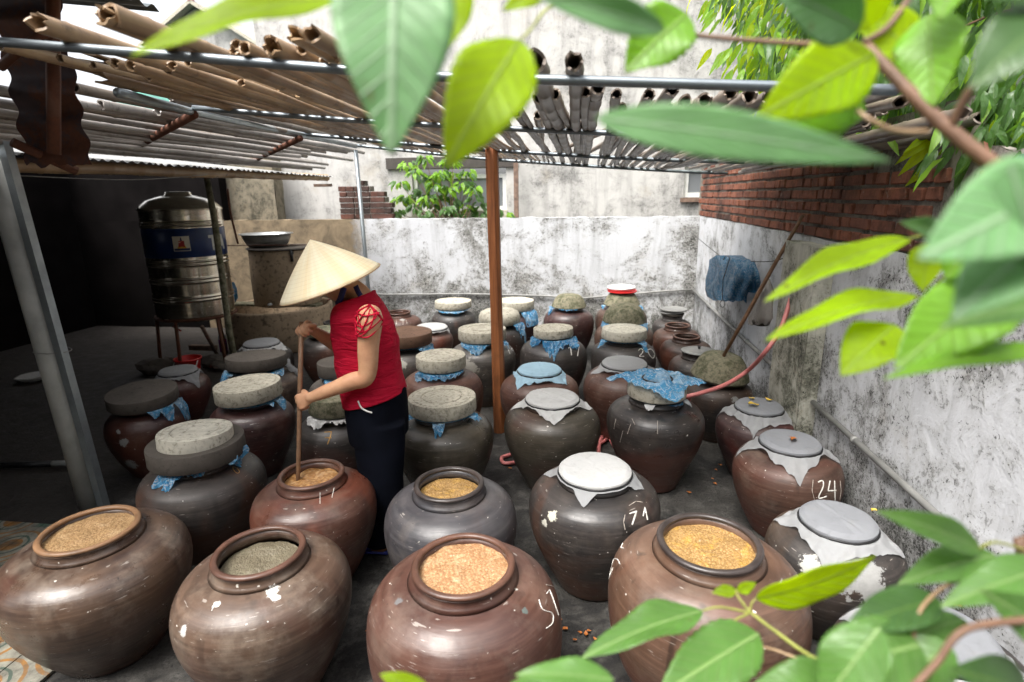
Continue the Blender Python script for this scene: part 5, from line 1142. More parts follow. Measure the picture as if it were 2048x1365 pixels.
hangbag('plastic_bag', [(1450,1468,511),(1432,1488,520),(1424,1500,540),(1419,1497,560),(1420,1490,580),(1428,1484,594),(1442,1480,602)], 1.20, 'blue_dark', 'big dusty blue plastic bag hanging from the line in the corner', 8, 2, .09)
hangbag('plastic_bag', [(1486,1500,524),(1490,1512,545),(1492,1514,565),(1490,1508,585)], 1.27, 'blue_dark', 'smaller dark blue bag bunched behind the big hanging one', 6, 5, .05)
hangbag('clear_bag', [(1533,1536,558),(1524,1540,585),(1512,1540,612),(1503,1540,636),(1505,1534,650)], 1.24, 'clearbag', 'clear plastic bag hanging with dark dregs, beside the pink hose', 5, 8, .05)
p = PX(1522,646,1.24); tag(MB().lathe([(0,-.02),(.05,-.015),(.06,.01),(.03,.025),(0,.03)],16,p,wob=.2).build('dregs', M['soil']), 'dark dregs in the bottom of the clear hanging bag', 'dregs')
tag(MB().tube(smoothpath([PX(1447,520,1.1),PX(1452,512,1.1),PX(1460,516,1.1)],4)+[PX(1446,560,1.1),PX(1445,598,1.1)]+[PX(1445+5*math.sin(a),604-8*math.cos(a)+4,1.1) for a in (0,1,2,3,4,5,6)], .003, 5).build('string_loop', M['rubber']), 'black string loop hanging in front of the blue bag', 'string')
s0 = PX(1606,431,XW-.03); jz = J['Z']; s1 = PD(1447,712, depth((jz['x'], jz['y']-.05, jz['h']+jz['lt']-.03)))
tag(MB().tube([s0, s0.lerp(s1,.35)+Vector((0,0,.01)), s0.lerp(s1,.7), s1], [.011,.014,.015,.013], 8).build('leaning_stick', M['stick']), 'long wooden stick leaning from the mossy bowl up to the brick courses', 'stick')
hp = [PX(1592,560,XW-.06), PX(1578,610,XW-.10), PX(1560,660,1.22), PX(1530,705,1.13), PY(1495,742,3.85), PY(1450,770,3.72), PY(1400,787,3.62), PY(1372,795,3.62), Vector((.72,3.72,.40)), Vector((.62,3.75,.10)), Vector((.30,3.62,.03)), PZ(1215,872,.03), PZ(1198,893,.03), Vector((.12,2.98,.03))]
tag(MB().tube(smoothpath(hp, 7), .0145, 12).build('pink_hose', M['hose']), 'faded pink hose drooping from the side wall over the jars to the floor', 'hose')
hp = [PZ(1228,862,.02), PZ(1205,884,.025), PZ(1150,905,.02), PZ(1060,903,.02), PZ(1012,912,.02), PZ(1003,918,.02), PZ(1010,927,.02), PZ(1040,925,.02), PZ(1090,930,.02)]
tag(MB().tube(smoothpath(hp, 6), .013, 10).build('pink_hose', M['hose']), 'bright pink hose bent double on the floor behind the cloth-covered jars', 'hose')
# fallen leaves
M['fallen'] = simple('fallen_leaf_orange', (.42,.14,.03), .6, var=.5); M['fallen_y'] = simple('fallen_leaf_yellow', (.62,.42,.06), .6, var=.3)
def dry_leaf(p, s_, m, lab, grp=None, nrm=None):
    vs = []; n = 7; rnd = random.Random(p[0]*99+p[1]); rz = rnd.random()*6
    for i in range(n+1):
        f = i/n; w = .32*math.sin(math.pi*f**.8)
        for u in (-1,0,1): vs.append((s_*(f-.5), s_*w*u, s_*(.12*abs(u)+.10*math.sin(f*5+rz))))
    fs = [(i*3+k,i*3+k+1,(i+1)*3+k+1,(i+1)*3+k) for i in range(n) for k in range(2)]
    o = MB().add(vs, fs).build('fallen_leaf', M[m]); o.location = p; o.rotation_euler = (0,0,rz); return tag(o, lab, 'leaf', grp)
for i, (px, py) in enumerate(((735,1262),(1130,1258),(1160,1265),(1172,1268),(1178,1262),(1430,968),(1432,940),(1378,985),(1190,1278),(1020,937),(1425,958),(1440,930),(1150,1280),(1120,1240))):
    q = PZ(px, py, .012); dry_leaf((q.x,q.y,.012), .030 if i % 2 else .02, 'fallen', 'small dry orange leaf fallen on the dark floor between the jars', 'dry leaves on the floor')
def on_lid(k, dx, dy, s_, m, lab): j = J[k]; dry_leaf((j['x']+dx, j['y']+dy, j['h']+.022), s_, m, lab)
on_lid('K', .0, -.03, .065, 'fallen', 'dry orange leaf curled on the gauze of the jar numbered 24')
on_lid('R', -.05, -.05, .07, 'fallen_y', 'yellow leaf lying nearest on the gauze by the pilaster'); on_lid('R', -.03, .06, .05, 'fallen_y', 'yellow leaf lying farthest on the gauze by the pilaster'); on_lid('R', .07, .05, .05, 'fallen_y', 'yellow leaf at the right edge of the gauze by the pilaster')
on_lid('H', .15, .04, .04, 'fallen_y', 'yellow leaf curled at the right edge of the wrinkled grey gauze')
on_lid('I', .0, .08, .05, 'fallen_y', 'yellow leaf on the wide grey cover in the corner'); on_lid('I', .10, .10, .035, 'fallen', 'orange leaf on the wide grey cover in the corner')
# ------------------------------------------------------------------ the woman
M['skin'] = None
t = NT('warm_skin'); c = t.co(rnd=False); n = t.noise(c, 14, 5, .6); x = t.mix(t.mr(n,.35,.7), (.60,.34,.20), (.48,.24,.135)); t.fin(x, t.mr(n,.3,.7,.42,.6), t.bump(t.noise(c,160,3,.6),.15,.001,t.bump(n,.12,.006)), 0, .4)
t.b.inputs['Subsurface Weight'].default_value = .12; t.b.inputs['Subsurface Radius'].default_value = (.01,.004,.002); M['skin'] = t.m
t = NT('crimson_jersey'); c = t.co(rnd=False); n = t.noise(c, 9, 4, .6); f1 = t.noise(t.co(scale=(1.3,1.3,5.5), rnd=False), 5.5, 3, .5, 1.6); wv = t.noise(c, 420, 2)
M['shirt'] = t.fin(t.mix(t.mr(n,.3,.7), (.50,.008,.035), (.38,.004,.025)), .75, t.bump(wv,.15,.0008,t.bump(f1,.7,.02)), 0, .15)
M['pants'] = simple('black_navy_trousers', (.004,.005,.009), .9, var=.4, sc=6, bump=.5, bsc=12, spec=.06)
M['navy'] = simple('navy_ribbon', (.008,.010,.075), .5, var=.2, spec=.4)
M['hair'] = simple('dark_hair', (.012,.009,.008), .5, var=.4, sc=40, bump=.4)
M['sandal'] = simple('blue_plastic_sandal', (.06,.08,.42), .5)
M['cord'] = simple('white_drawstring', (.6,.6,.58), .8)
t = NT('palm_leaf_hat'); c = t.co(rnd=False); uv = t.tc.outputs['UV']; s = t.sep(uv)
a_ = t.math('ABSOLUTE', t.math('SUBTRACT', t.math('FRACT', t.math('MULTIPLY', s[1], 16)), .5)); ring = t.mr(a_, 0, .10, 1, 0)
pl = t.n('ShaderNodeTexNoise'); mp = t.n('ShaderNodeMapping'); t.l(uv, mp.inputs[0]); mp.inputs['Scale'].default_value = (90,1.5,1); t.l(mp.outputs[0], pl.inputs['Vector']); pl.inputs['Scale'].default_value = 1; pl.inputs['Detail'].default_value = 3
pl2 = t.n('ShaderNodeTexNoise'); mp2 = t.n('ShaderNodeMapping'); t.l(uv, mp2.inputs[0]); mp2.inputs['Scale'].default_value = (14,.8,1); t.l(mp2.outputs[0], pl2.inputs['Vector']); pl2.inputs['Scale'].default_value = 1
x = t.mix(t.mr(pl2.outputs['Fac'],.35,.65), (.92,.86,.66), (.84,.70,.44)); x = t.mix(t.mr(pl.outputs['Fac'],.45,.7,0,.5), x, (.90,.85,.68)); x = t.mix(t.math('MULTIPLY', ring, .25), x, (.50,.38,.2))
t.fin(x, .6, t.bump(t.math('ADD', pl.outputs['Fac'], t.math('MULTIPLY', ring, .6)), .25, .002), 0, .3)
tb = t.n('ShaderNodeBsdfTranslucent'); t.l(x, tb.inputs[0]); ms = t.n('ShaderNodeMixShader'); ms.inputs[0].default_value = .2; t.l(t.b.outputs[0], ms.inputs[1]); t.l(tb.outputs[0], ms.inputs[2]); t.l(ms.outputs[0], t.out.inputs[0]); M['hat'] = t.m

YC = 2.50
def skin_mesh(chains, sub=2):
    """tapered, joint-smoothed limbs; every chain is a closed surface that overlaps the one it grows from"""
    ids = []; out = MB()
    for ch in chains:
        P = []; Rr = []
        for e in ch:
            if isinstance(e[0], str): p, r = ids[e[1]][e[2]]; 
            else: p, r = Vector(e[0]), (e[1] if isinstance(e[1], tuple) else (e[1], e[1]))
            if isinstance(e[0], str): r = (min(r)*.7,)*2
            P.append(p); Rr.append(r)
        ids.append(list(zip(P, Rr)))
        k = 6; sp = smoothpath(P, k); n = len(sp); secs = []
        d0 = (sp[1]-sp[0]).normalized(); d1 = (sp[-1]-sp[-2]).normalized()
        for i, p in enumerate(sp):
            f = i/k; a = int(min(f, len(P)-2)); g = f-a; g = g*g*(3-2*g); ra = [Rr[a][q]+(Rr[a+1][q]-Rr[a][q])*g for q in (0,1)]
            t_ = (sp[min(i+1,n-1)]-sp[max(i-1,0)]).normalized(); y = Vector((0,1,0)); y = (y-t_*y.dot(t_)); y = y.normalized() if y.length > .2 else t_.cross(Vector((1,0,0))).normalized(); x = y.cross(t_)
            secs.append((p, x*ra[0], y*ra[1]))
        def capd(s_, d, m=5):
            c_, a, b = s_; r = min(a.length, b.length); return [(c_+d*r*math.sin(R_(90*q/m)), a*max(.05,math.cos(R_(90*q/m))), b*max(.05,math.cos(R_(90*q/m)))) for q in range(1, m+1)]
        secs = capd(secs[0], -d0)[::-1]+secs+capd(secs[-1], d1); out.loft(secs, 20)
    return out.v, out.f
def remesh(mb, vox, name, m, parent, smooth=6):
    me = bpy.data.meshes.new('tmp'); me.from_pydata(mb.v, [], mb.f); o = bpy.data.objects.new('tmp', me); C.objects.link(o)
    r = o.modifiers.new('r', 'REMESH'); r.mode = 'VOXEL'; r.voxel_size = vox; r.use_smooth_shade = True
    if smooth: s = o.modifiers.new('s', 'SMOOTH'); s.iterations = smooth; s.factor = .5
    dg = bpy.context.evaluated_depsgraph_get(); me2 = bpy.data.meshes.new_from_object(o.evaluated_get(dg)); bpy.data.objects.remove(o, do_unlink=True)
    me2.name = name; o2 = bpy.data.objects.new(name, me2); C.objects.link(o2); me2.materials.clear(); me2.materials.append(m); o2.parent = parent
    me2.polygons.foreach_set('use_smooth', [True]*len(me2.polygons)); return o2
foot = PZ(757,1100,0); WO = Vector((foot.x, YC, 0))
wm = thing('person', 'woman in crimson top and black trousers, stirring a jar with a long stick', 'person', WO)
def P_(px, py, y): return PY(px, py, y)-WO
mb = MB()
stT = P_(603,640,YC-.10); stB = P_(596,962,YC-.28)      # stick axis from the upper fist to the liquid
def onst(py): f = (py-640)/(962-640); return stT.lerp(stB, f)
# torso, neck
pel = P_(757,838,YC); wai = P_(749,770,YC); che = P_(730,680,YC); nb = P_(738,618,YC); nk = P_(722,590,YC); hb_ = P_(700,575,YC)
shL = P_(740,636,YC-.182); elL = P_(733,752,YC-.20); wrL = P_(636,795,YC-.22)
shR = P_(722,626,YC+.15); elR = P_(700,706,YC+.16); wrR = P_(640,668,YC+.0)
bkL = Vector((-.15,-1,.35)).normalized(); bkR = Vector((-.1,1,.1)).normalized()
dL = (onst(806)-elL).normalized(); dR = (onst(655)-elR).normalized()
bkL = (bkL-dL*bkL.dot(dL)).normalized(); bkR = (bkR-dR*bkR.dot(dR)).normalized()
wrL = onst(806)+bkL*.021-dL*.010-dL*.070; wrR = onst(655)+bkR*.021-dR*.010-dR*.070
hipL = P_(757,850,YC-.08); hipR = P_(757,850,YC+.08); knL = P_(752,955,YC-.09); knR = P_(760,955,YC+.08); 
anL = Vector((.015,-.09,.07)); anR = Vector((-.02,.09,.07))
V, F = skin_mesh([
 [(pel,(.10,.13)),(wai,(.085,.12)),(che,(.085,.115)),(nb,(.042,.060)),(nk,(.048,.05)),(hb_,(.048,.05))],
 [('at',0,2),(P_(733,645,YC-.11),.05),(shL,.057),(shL.lerp(elL,.5),.048),(elL,.041),(elL.lerp(wrL,.25),.041),(elL.lerp(wrL,.65),.033),(wrL,.025)],
 [('at',0,2),(P_(724,636,YC+.10),.05),(shR,.05),(shR.lerp(elR,.5),.043),(elR,.037),(elR.lerp(wrR,.3),.040),(wrR,.025)],
 [('at',0,0),(hipL,.060),(knL,.048),(knL.lerp(anL,.4),.05),(anL,.034)],
 [('at',0,0),(hipR,.060),(knR,.048),(knR.lerp(anR,.4),.05),(anR,.034)]], 2)
mb.add(V, F)
for an in (anL, anR):
    V, F = skin_mesh([[(an+Vector((.02,0,-.03)),.03),(an+Vector((-.05,0,-.04)),(.028,.024)),(an+Vector((-.12,0,-.052)),(.032,.014)),(an+Vector((-.16,0,-.056)),(.028,.009))]], 2); mb.add(V, F)
# head
fdir = Vector((-.80,-.06,-.60)).normalized(); udir = Vector((-.60,0,.80)); udir = (udir-fdir*udir.dot(fdir)).normalized(); sdir_ = fdir.cross(udir)
hc = P_(676,556,YC)
vs = []; n1, n2 = 36, 48; fs = []
for i in range(n1+1):
    th = math.pi*i/n1
    for k in range(n2):
        ph = 2*math.pi*k/n2; z = math.cos(th); x = math.sin(th)*math.cos(ph); y = math.sin(th)*math.sin(ph)   # x forward, y side
        r = Vector((x*.092, y*.072, z*.112))
        if z < 0: r.y *= 1+.30*z; r.x += .012*(-z); 
        def g(cx,cy,cz,s): return math.exp(-((x-cx)**2+(y-cy)**2+(z-cz)**2)/(2*s*s))
        r.x += .024*g(1,0,-.16,.10)+.012*g(1,0,.05,.09)+.010*g(.95,0,-.45,.14)+.012*g(.8,0,-.80,.2)
        r.x -= .011*(g(.92,.36,.10,.13)+g(.92,-.36,.10,.13)); r.x -= .006*g(1,0,-.36,.05)
        r.y += .006*(g(.6,.7,-.2,.25)-g(.6,-.7,-.2,.25))
        vs.append(hc+fdir*r.x+sdir_*r.y+udir*r.z)
fs = [(i*n2+k,i*n2+(k+1)%n2,(i+1)*n2+(k+1)%n2,(i+1)*n2+k) for i in range(n1) for k in range(n2)]
hm = MB().add(vs, fs); mb.add(vs, fs)
for sgn in (-1,1):
    e = hc+sdir_*.072*sgn-fdir*.008-udir*.005; mb.loft([(e+udir*.030,fdir*.006,sdir_*.005),(e+udir*.018-fdir*.008,fdir*.018,sdir_*.012),(e-udir*.004-fdir*.004,fdir*.016,sdir_*.012),(e-udir*.026+fdir*.004,fdir*.008,sdir_*.008)], 12)
# hands
def hand(W_, d, back, s, grip, up_first=True, thumb=1, spread=.0195):
    """W_ wrist, d wrist->knuckles, back = back of hand normal, s = index side direction; fingers curl round an axis along s"""
    d = d.normalized(); back = (back-d*back.dot(d)).normalized(); s = (s-d*s.dot(d)-back*s.dot(back)).normalized()
    out = MB(); L_ = .072
    # palm
    secs = []
    for f, hw, hh in ((0,.024,.019),(.25,.030,.018),(.6,.038,.016),(.9,.040,.014),(1.02,.036,.011)): secs.append((W_+d*L_*f-back*.002, s*hw, back*hh))
    out.loft(secs, 20)
    lens = ((.040,.025,.020),(.044,.028,.021),(.041,.026,.020),(.032,.020,.018))
    for i in range(4):
        k0 = W_+d*(L_*(.97-(.0,.0,.04,.10)[i]))+s*(spread*(1.5-i)); a = grip[0]+R_(3*i); p = k0; ch = [(p-d*.02,.0095),(p,.0100)]
        dd = d; ang = 0
        for q, ln_ in enumerate(lens[i]):
            ang += (grip[0], grip[1], grip[2])[q]; v = d*math.cos(ang)-back*math.sin(ang); p = p+v*ln_; ch.append((p, (.0090,.0082,.0070)[q]))
        V, F = skin_mesh([ch], 2); out.add(V, F)
    # thumb from the side of the palm near its base
    b = W_+d*.020+s*.026*thumb-back*.004; t1 = b+d*.020+s*.018*thumb-back*.014; t2 = t1+d*.028+s*.004*thumb-back*.014; t3 = t2+d*.020-s*.004*thumb-back*.006
    V, F = skin_mesh([[(b,.013),(t1,.0115),(t2,.0098),(t3,.0080)]], 2); out.add(V, F); return out
# lower (left) hand: back of the hand to the camera, fingers close behind the stick
hd = hand(wrL, dL, bkL, Vector((-.2,.1,1)), (R_(48),R_(72),R_(55))); mb.add(hd.v, hd.f)
# upper (right) hand: palm behind the stick, fingers come round towards the camera
hd2 = hand(wrR, dR, bkR, Vector((0,.0,1)), (R_(62),R_(78),R_(48)), thumb=1); mb.add(hd2.v, hd2.f)
body = remesh(mb, .0042, 'body', M['skin'], wm, 3)
# hair bun and hair under the hat
vs = [hc+(Vector(v)-hc)*1.05-fdir*.012+udir*.004 for v in hm.v]; keep = [i for i, v in enumerate(hm.v) if ((Vector(v)-hc).dot(fdir) < .040 and (Vector(v)-hc).dot(udir) > -.055) or (Vector(v)-hc).dot(udir) > .07]
ks = set(keep); MB().add(vs, [f for f in hm.f if all(i in ks for i in f)]).build('hair', M['hair'], wm)
# eyes
for sgn in (-1,1):
    e = hc+fdir*.078+sdir_*.030*sgn+udir*.010; bm = bmesh.new(); bmesh.ops.create_uvsphere(bm, u_segments=14, v_segments=10, radius=.0115); me = bpy.data.meshes.new('eye'); bm.to_mesh(me); bm.free(); o = bpy.data.objects.new('eye', me); C.objects.link(o); o.parent = wm; o.location = e; me.materials.append(M['cloth_white'])
    MB().tube([e+fdir*.009+sdir_*(-.014)-udir*.002, e+fdir*.013-udir*.004, e+fdir*.009+sdir_*.014-udir*.002], .0022, 6).build('eyelid', M['hair'], wm)
MB().tube([hc+fdir*.104-sdir_*.02-udir*.052, hc+fdir*.112-udir*.050, hc+fdir*.104+sdir_*.02-udir*.052], [.002,.0042,.002], 8).build('lips', simple('lips', (.36,.10,.08), .5), wm)
# shirt
rows = [((690,806),(812,780),.172),((686,786),(808,764),.168),((680,760),(803,744),.158),((675,735),(800,722),.152),((671,710),(799,700),.150),((668,685),(796,678),.154),((667,660),(788,655),.162),((667,640),(776,634),.170),((669,624),(766,616),.168),((672,612),(757,602),.145),((678,606),(751,592),.120),((686,602),(747,582),.098)]
secs = []
for (a, b, hw) in rows:
    A = P_(a[0],a[1],YC); B = P_(b[0],b[1],YC); secs.append(((A+B)/2, (B-A)/2*.94, Vector((0,hw*.96,0))))
def interp(secs, k=4):
    out = []; cs = [smoothpath([s_[i] for s_ in secs], k) for i in range(3)]; return list(zip(*cs))
secs = interp(secs, 5); mbs = MB(); n = 64; vs = []
for i, (c_, a, b) in enumerate(secs):
    for k in range(n):
        t_ = 2*math.pi*k/n; ct, st = math.cos(t_), math.sin(t_); e = .86; ct = math.copysign(abs(ct)**e, ct); st = math.copysign(abs(st)**e, st)
        p = c_+a*ct+b*st; q = p*1.0
        f = i/len(secs); fold = .0028*math.sin(i*.55+3.2*mnoise.noise(Vector((t_*1.2,f*3,1)))+1.5*ct)*max(0,1-abs(f-.35)*2.2)+.0035*mnoise.noise(Vector((q.x*16,q.y*12,q.z*22)))
        dn = (a*ct+b*st).normalized(); vs.append(p+dn*fold)
K = len(secs); mbs.add(vs, [(i*n+k,i*n+(k+1)%n,(i+1)*n+(k+1)%n,(i+1)*n+k) for i in range(K-1) for k in range(n)])
sh_o = mbs.build('top', M['shirt'], wm); so = sh_o.modifiers.new('thick', 'SOLIDIFY'); so.thickness = .004; so.offset = -1
# short shoulder cap on the shirt and the crossed straps over the bare shoulder
S0 = shL; ax = (elL-shL).normalized(); xx = Vector((1,0,0)); xx = (xx-ax*xx.dot(ax)).normalized(); yy = ax.cross(xx); yy = yy if yy.y < 0 else -yy
def onarm(u, v, lift=.0065):       # u across (-1..1, left to right in the picture), v along (0 shoulder top .. 1 sleeve hem)
    r = .0545+lift; zz = -.045+v*.125; k = 1 if v > .35 else math.sqrt(max(.08, 1-((.35-v)/.42)**2)); return S0+ax*zz+xx*u*r*k*1.02+yy*math.sqrt(max(0,1-u*u))*r*k
def strap(pts): 
    q = smoothpath([onarm(*p) for p in pts], 6); return MB().tube(q, .0034, 6)
ms = MB()
for pts in ([(-.98,.28),(-.5,.20),(0,.22),(.5,.16),(.95,.10)], [(-.6,.0),(-.9,.35),(-.75,.7),(-.2,.82),(.5,.62),(.98,.30)], [(-.98,.55),(-.7,.85),(-.1,1.0),(.5,.90),(1.0,.48)], [(-1.0,1.0),(-.6,.98),(-.2,.75),(.15,.35),(.3,.0)], [(-.98,.8),(-.6,.55),(-.2,.2),(-.05,-.05)], [(-.95,.45),(-.5,.62),(.1,.55),(.7,.25),(.85,.02)], [(-1.0,1.02),(-.4,1.0),(.3,.70),(.62,.2),(.6,.0)], [(-.9,.15),(-.45,.45),(.0,.80)]):
    b = strap(pts); ms.add(b.v, b.f)
ms.build('sleeve_straps', M['shirt'], wm)
# armhole binding
ring = [onarm(u, v, .004) for u, v in ((-1,1.0),(-1.0,.7),(-.98,.4),(-.85,.15),(-.5,-.06),(0,-.12),(.5,-.06),(.85,.12),(1.0,.4))]
MB().tube(smoothpath(ring, 5), .0055, 8).build('armhole_edge', M['shirt'], wm)
# trousers
mbp = MB(); rows = [((694,800),(809,775),.158),((696,825),(812,805),.165),((700,850),(814,838),.168),((704,875),(814,868),.162)]
secs = []
for (a, b, hw) in rows: A = P_(a[0],a[1],YC); B = P_(b[0],b[1],YC); secs.append(((A+B)/2, (B-A)/2, Vector((0,hw,0))))
mbp.loft(interp(secs,4), 40)
for sy, ank in ((-.083, anL), (.083, anR)):
    rows = [(758,845,52,.085),(760,900,49,.082),(762,950,44,.075),(764,1000,41,.070)]
    sc_ = []
    for (cx, cy, hw, hy) in rows: A = P_(cx-hw,cy,YC+sy); B = P_(cx+hw,cy,YC+sy); sc_.append(((A+B)/2,(B-A)/2,Vector((0,hy,0))))
    sc_.append((Vector((ank.x,ank.y,.17)), Vector((.072,0,0)), Vector((0,.06,0)))); sc_.append((Vector((ank.x,ank.y,.05)), Vector((.074,0,0)), Vector((0,.058,0)))); mbp.loft(interp(sc_,5), 32)
tr = remesh(mbp, .008, 'trousers', M['pants'], wm, 5)
cs = smoothpath([P_(716,802,YC-.165),P_(722,815,YC-.172),P_(732,822,YC-.178),P_(744,826,YC-.182)], 5); MB().tube(cs, .004, 6).build('drawstring', M['cord'], wm)
for an in (anL, anR):
    MB().loft([(Vector((an.x+.05,an.y,.012)),Vector((0,.026,0)),Vector((0,0,.011))),(Vector((an.x-.05,an.y,.012)),Vector((0,.032,0)),Vector((0,0,.011))),(Vector((an.x-.14,an.y,.012)),Vector((0,.040,0)),Vector((0,0,.011))),(Vector((an.x-.185,an.y,.012)),Vector((0,.026,0)),Vector((0,0,.010)))], 16).build('sandal', M['sandal'], wm)
    MB().loft([(Vector((an.x-.07+.02*i,an.y,.045)),Vector((0,.040,0)),Vector((0,0,.030))) for i in (-1,0,1,2)], 18, cap=False).build('sandal_strap', M['sandal'], wm)
# hat
apex = P_(627,480,YC-.02); rc = P_(661,566,YC-.02); hax = (apex-rc); Hh = hax.length; hax = (hax.normalized()+Vector((0,-.14,0))).normalized(); RH = (P_(757,530,YC)-P_(565,600,YC)).length/2*.93
apex = rc+hax*Hh*1.03; e1_ = hax.cross(Vector((0,1,0))).normalized(); e2_ = hax.cross(e1_)
def cone(R0, H0, off, th=96, rg=30):
    me = bpy.data.meshes.new('hat'); vs = []; fs = []; uvs = []
    for i in range(rg+1):
        f = i/rg
        for k in range(th):
            a = 2*math.pi*k/th; r = R0*f*(1+.006*math.sin(a*3)); h_ = H0*(1-f)+.010*math.sin(math.pi*f)+off-(.006*(f>.97)); vs.append(rc+hax*h_+(e1_*math.cos(a)+e2_*math.sin(a))*r)
    for i in range(rg):
        for k in range(th): fs.append((i*th+k,(i+1)*th+k,(i+1)*th+(k+1)%th,i*th+(k+1)%th)); uvs.append(((k/th,i/rg),(k/th,(i+1)/rg),((k+1)/th,(i+1)/rg),((k+1)/th,i/rg)))
    me.from_pydata([tuple(v) for v in vs], [], fs); ul = me.uv_layers.new(name='UVMap')
    for p, u in zip(me.polygons, uvs):
        for li, q in zip(p.loop_indices, u): ul.data[li].uv = q
    me.polygons.foreach_set('use_smooth', [True]*len(me.polygons)); return me
hat = thing('conical_hat', 'pale conical palm-leaf hat tilted on the woman\'s head', 'hat', WO)
me = cone(RH, Hh*1.03, 0); me.materials.append(M['hat']); o = bpy.data.objects.new('crown', me); C.objects.link(o); o.parent = hat; so = o.modifiers.new('thick','SOLIDIFY'); so.thickness = .003
MB().tube([rc+hax*(-.004)+(e1_*math.cos(2*math.pi*k/72)+e2_*math.sin(2*math.pi*k/72))*RH for k in range(73)], .0028, 8).build('brim_edge', M['bam_tan'], hat)
def ribbon(pts, w, nm):
    vs = []; pts = smoothpath(pts, 6)
    for i, p in enumerate(pts):
        d = (pts[min(i+1,len(pts)-1)]-pts[max(i-1,0)]).normalized(); s_ = d.cross(Vector((0,-1,0))).normalized()*w
        vs += [p-s_, p+s_]
    o = MB().add(vs, [(2*i,2*i+1,2*i+3,2*i+2) for i in range(len(pts)-1)]).build('ribbon', M['navy'], hat); so = o.modifiers.new('t','SOLIDIFY'); so.thickness = .0015; return o
ribbon([P_(688,575,YC-.085),P_(681,597,YC-.085),P_(674,612,YC-.07)], .014, 'r'); ribbon([P_(711,572,YC-.085),P_(716,584,YC-.095),P_(721,592,YC-.095)], .013, 'r')
# stirring stick
sk = MB().tube([WO+onst(644), WO+onst(760), WO+onst(900), WO+onst(1010)], [.0115,.0118,.0105,.0095], 10).build('stirring_stick', M['stick']); tag(sk, 'long brown stick held by the woman, its end in the orange mash', 'stick')
# ------------------------------------------------------------------ leaves
M['leaf_y'] = m_leaf('young_backlit_leaf', (.42,.62,.01), (.85,1.0,.01), (.60,.82,.20), .45, .80)  # young lime leaves, colour raised to imitate light shining through
M['leaf_m'] = m_leaf('mature_green_leaf', (.12,.255,.055), (.36,.66,.04), (.34,.50,.18), .34, .45); M['leaf_p'] = m_leaf('pale_sheen_leaf', (.20,.40,.17), (.36,.68,.09), (.38,.52,.34), .42, .38)  # pale variant: underside tone with the sky's sheen put into the colour
M['leaf_d'] = m_leaf('dark_green_leaf', (.055,.13,.03), (.18,.40,.03), (.12,.22,.05), .33, .35)
M['leaf_b'] = m_leaf('bright_vine_leaf', (.17,.36,.02), (.58,.88,.02), (.25,.4,.08), .4, .5)
M['stem_b'] = simple('brown_stem', (.16,.085,.05), .6, var=.4, sc=30, bump=.3); M['stem_g'] = simple('green_stem', (.28,.30,.06), .5, var=.3, sc=30)
def leaf_grid(L_, W_, N=26, K=6, wave=.06, teeth=0., fold=.25, curl=.15, seed=0, base=.35):
    """verts in a leaf frame: (along, across, normal), faces, uvs"""
    vs = []; uv = []; ph = seed*2.1
    for i in range(N+1):
        f = i/N; w = (math.sin(math.pi*min(1,f**.80))**.85)*(1-.25*f) if f < .985 else .0
        w = max(w, .012); w *= .5*W_
        for k in range(-K, K+1):
            u = k/K; tw = 1+(teeth*(.5-((f*13) % 1)) if abs(k) == K else 0)
            z = fold*W_*.5*abs(u)*(w/(.5*W_))+wave*W_*math.sin(f*11+ph+(1.7 if k < 0 else 0))*abs(u)**1.6*(w/(.5*W_))-curl*L_*f*f
            z += .018*W_*math.sin(f*52-abs(u)*9)*(1-abs(u))*abs(u)*2
            vs.append((f*L_, u*w*tw, z)); uv.append((.5+u*.5*(w/(.5*W_))*.98, f))
    m = 2*K+1; fs = [(i*m+k,(i+1)*m+k,(i+1)*m+k+1,i*m+k+1) for i in range(N) for k in range(2*K)]
    return vs, fs, uv
def leaf_me(vs, fs, uv, m, name='leaf'):
    me = bpy.data.meshes.new(name); me.from_pydata([tuple(v) for v in vs], [], fs); ul = me.uv_layers.new(name='UVMap')
    for p in me.polygons:
        for li, vi in zip(p.loop_indices, p.vertices): ul.data[li].uv = uv[vi]
    me.polygons.foreach_set('use_smooth', [True]*len(me.polygons)); me.materials.append(m); return me
TR0 = Vector((1.12, .15, 0))
tree = thing('young_tree', 'young broad-leaved tree with big leaves reaching in close from the right', 'tree', TR0)
li = 0
def fleaf(b, t_, d0, d1, wpx, m='leaf_m', tilt=0, wave=.07, teeth=0, fold=.22, curl=.05, spin=0):
    global li
    li += 1; B = PD(b[0], b[1], d0); T = PD(t_[0], t_[1], d1); ax = (T-B); L_ = ax.length; ax.normalize(); c_ = (CO-(B+T)/2).normalized(); n0 = (c_-ax*c_.dot(ax)).normalized()
    n0 = Matrix.Rotation(R_(tilt), 3, ax) @ n0; sd = n0.cross(ax); W_ = wpx*(d0+d1)/2/FPX/max(.25, math.cos(R_(tilt)))
    vs, fs, uv = leaf_grid(L_, W_, wave=wave, teeth=teeth, fold=fold, curl=0, seed=li)
    out = []
    for (x, y, z) in vs:
        f = x/L_; out.append(B+ax*x+sd*y+n0*(z+curl*L_*math.sin(math.pi*f))-TR0)
    o = bpy.data.objects.new('leaf', leaf_me(out, fs, uv, M[m])); C.objects.link(o); o.parent = tree
    so = o.modifiers.new('t','SOLIDIFY'); so.thickness = .0004; so.use_even_offset = False; return o
def stem(pxs, ds, r, m='stem_g', name='twig'):
    pts = [PD(p[0], p[1], d)-TR0 for p, d in zip(pxs, ds)]; pts = smoothpath(pts, 6); n = len(pts); rr_ = [r[0]+(r[1]-r[0])*i/(n-1) for i in range(n)] if hasattr(r,'__len__') else r
    return MB().tube(pts, rr_, 8).build(name, M[m], tree)
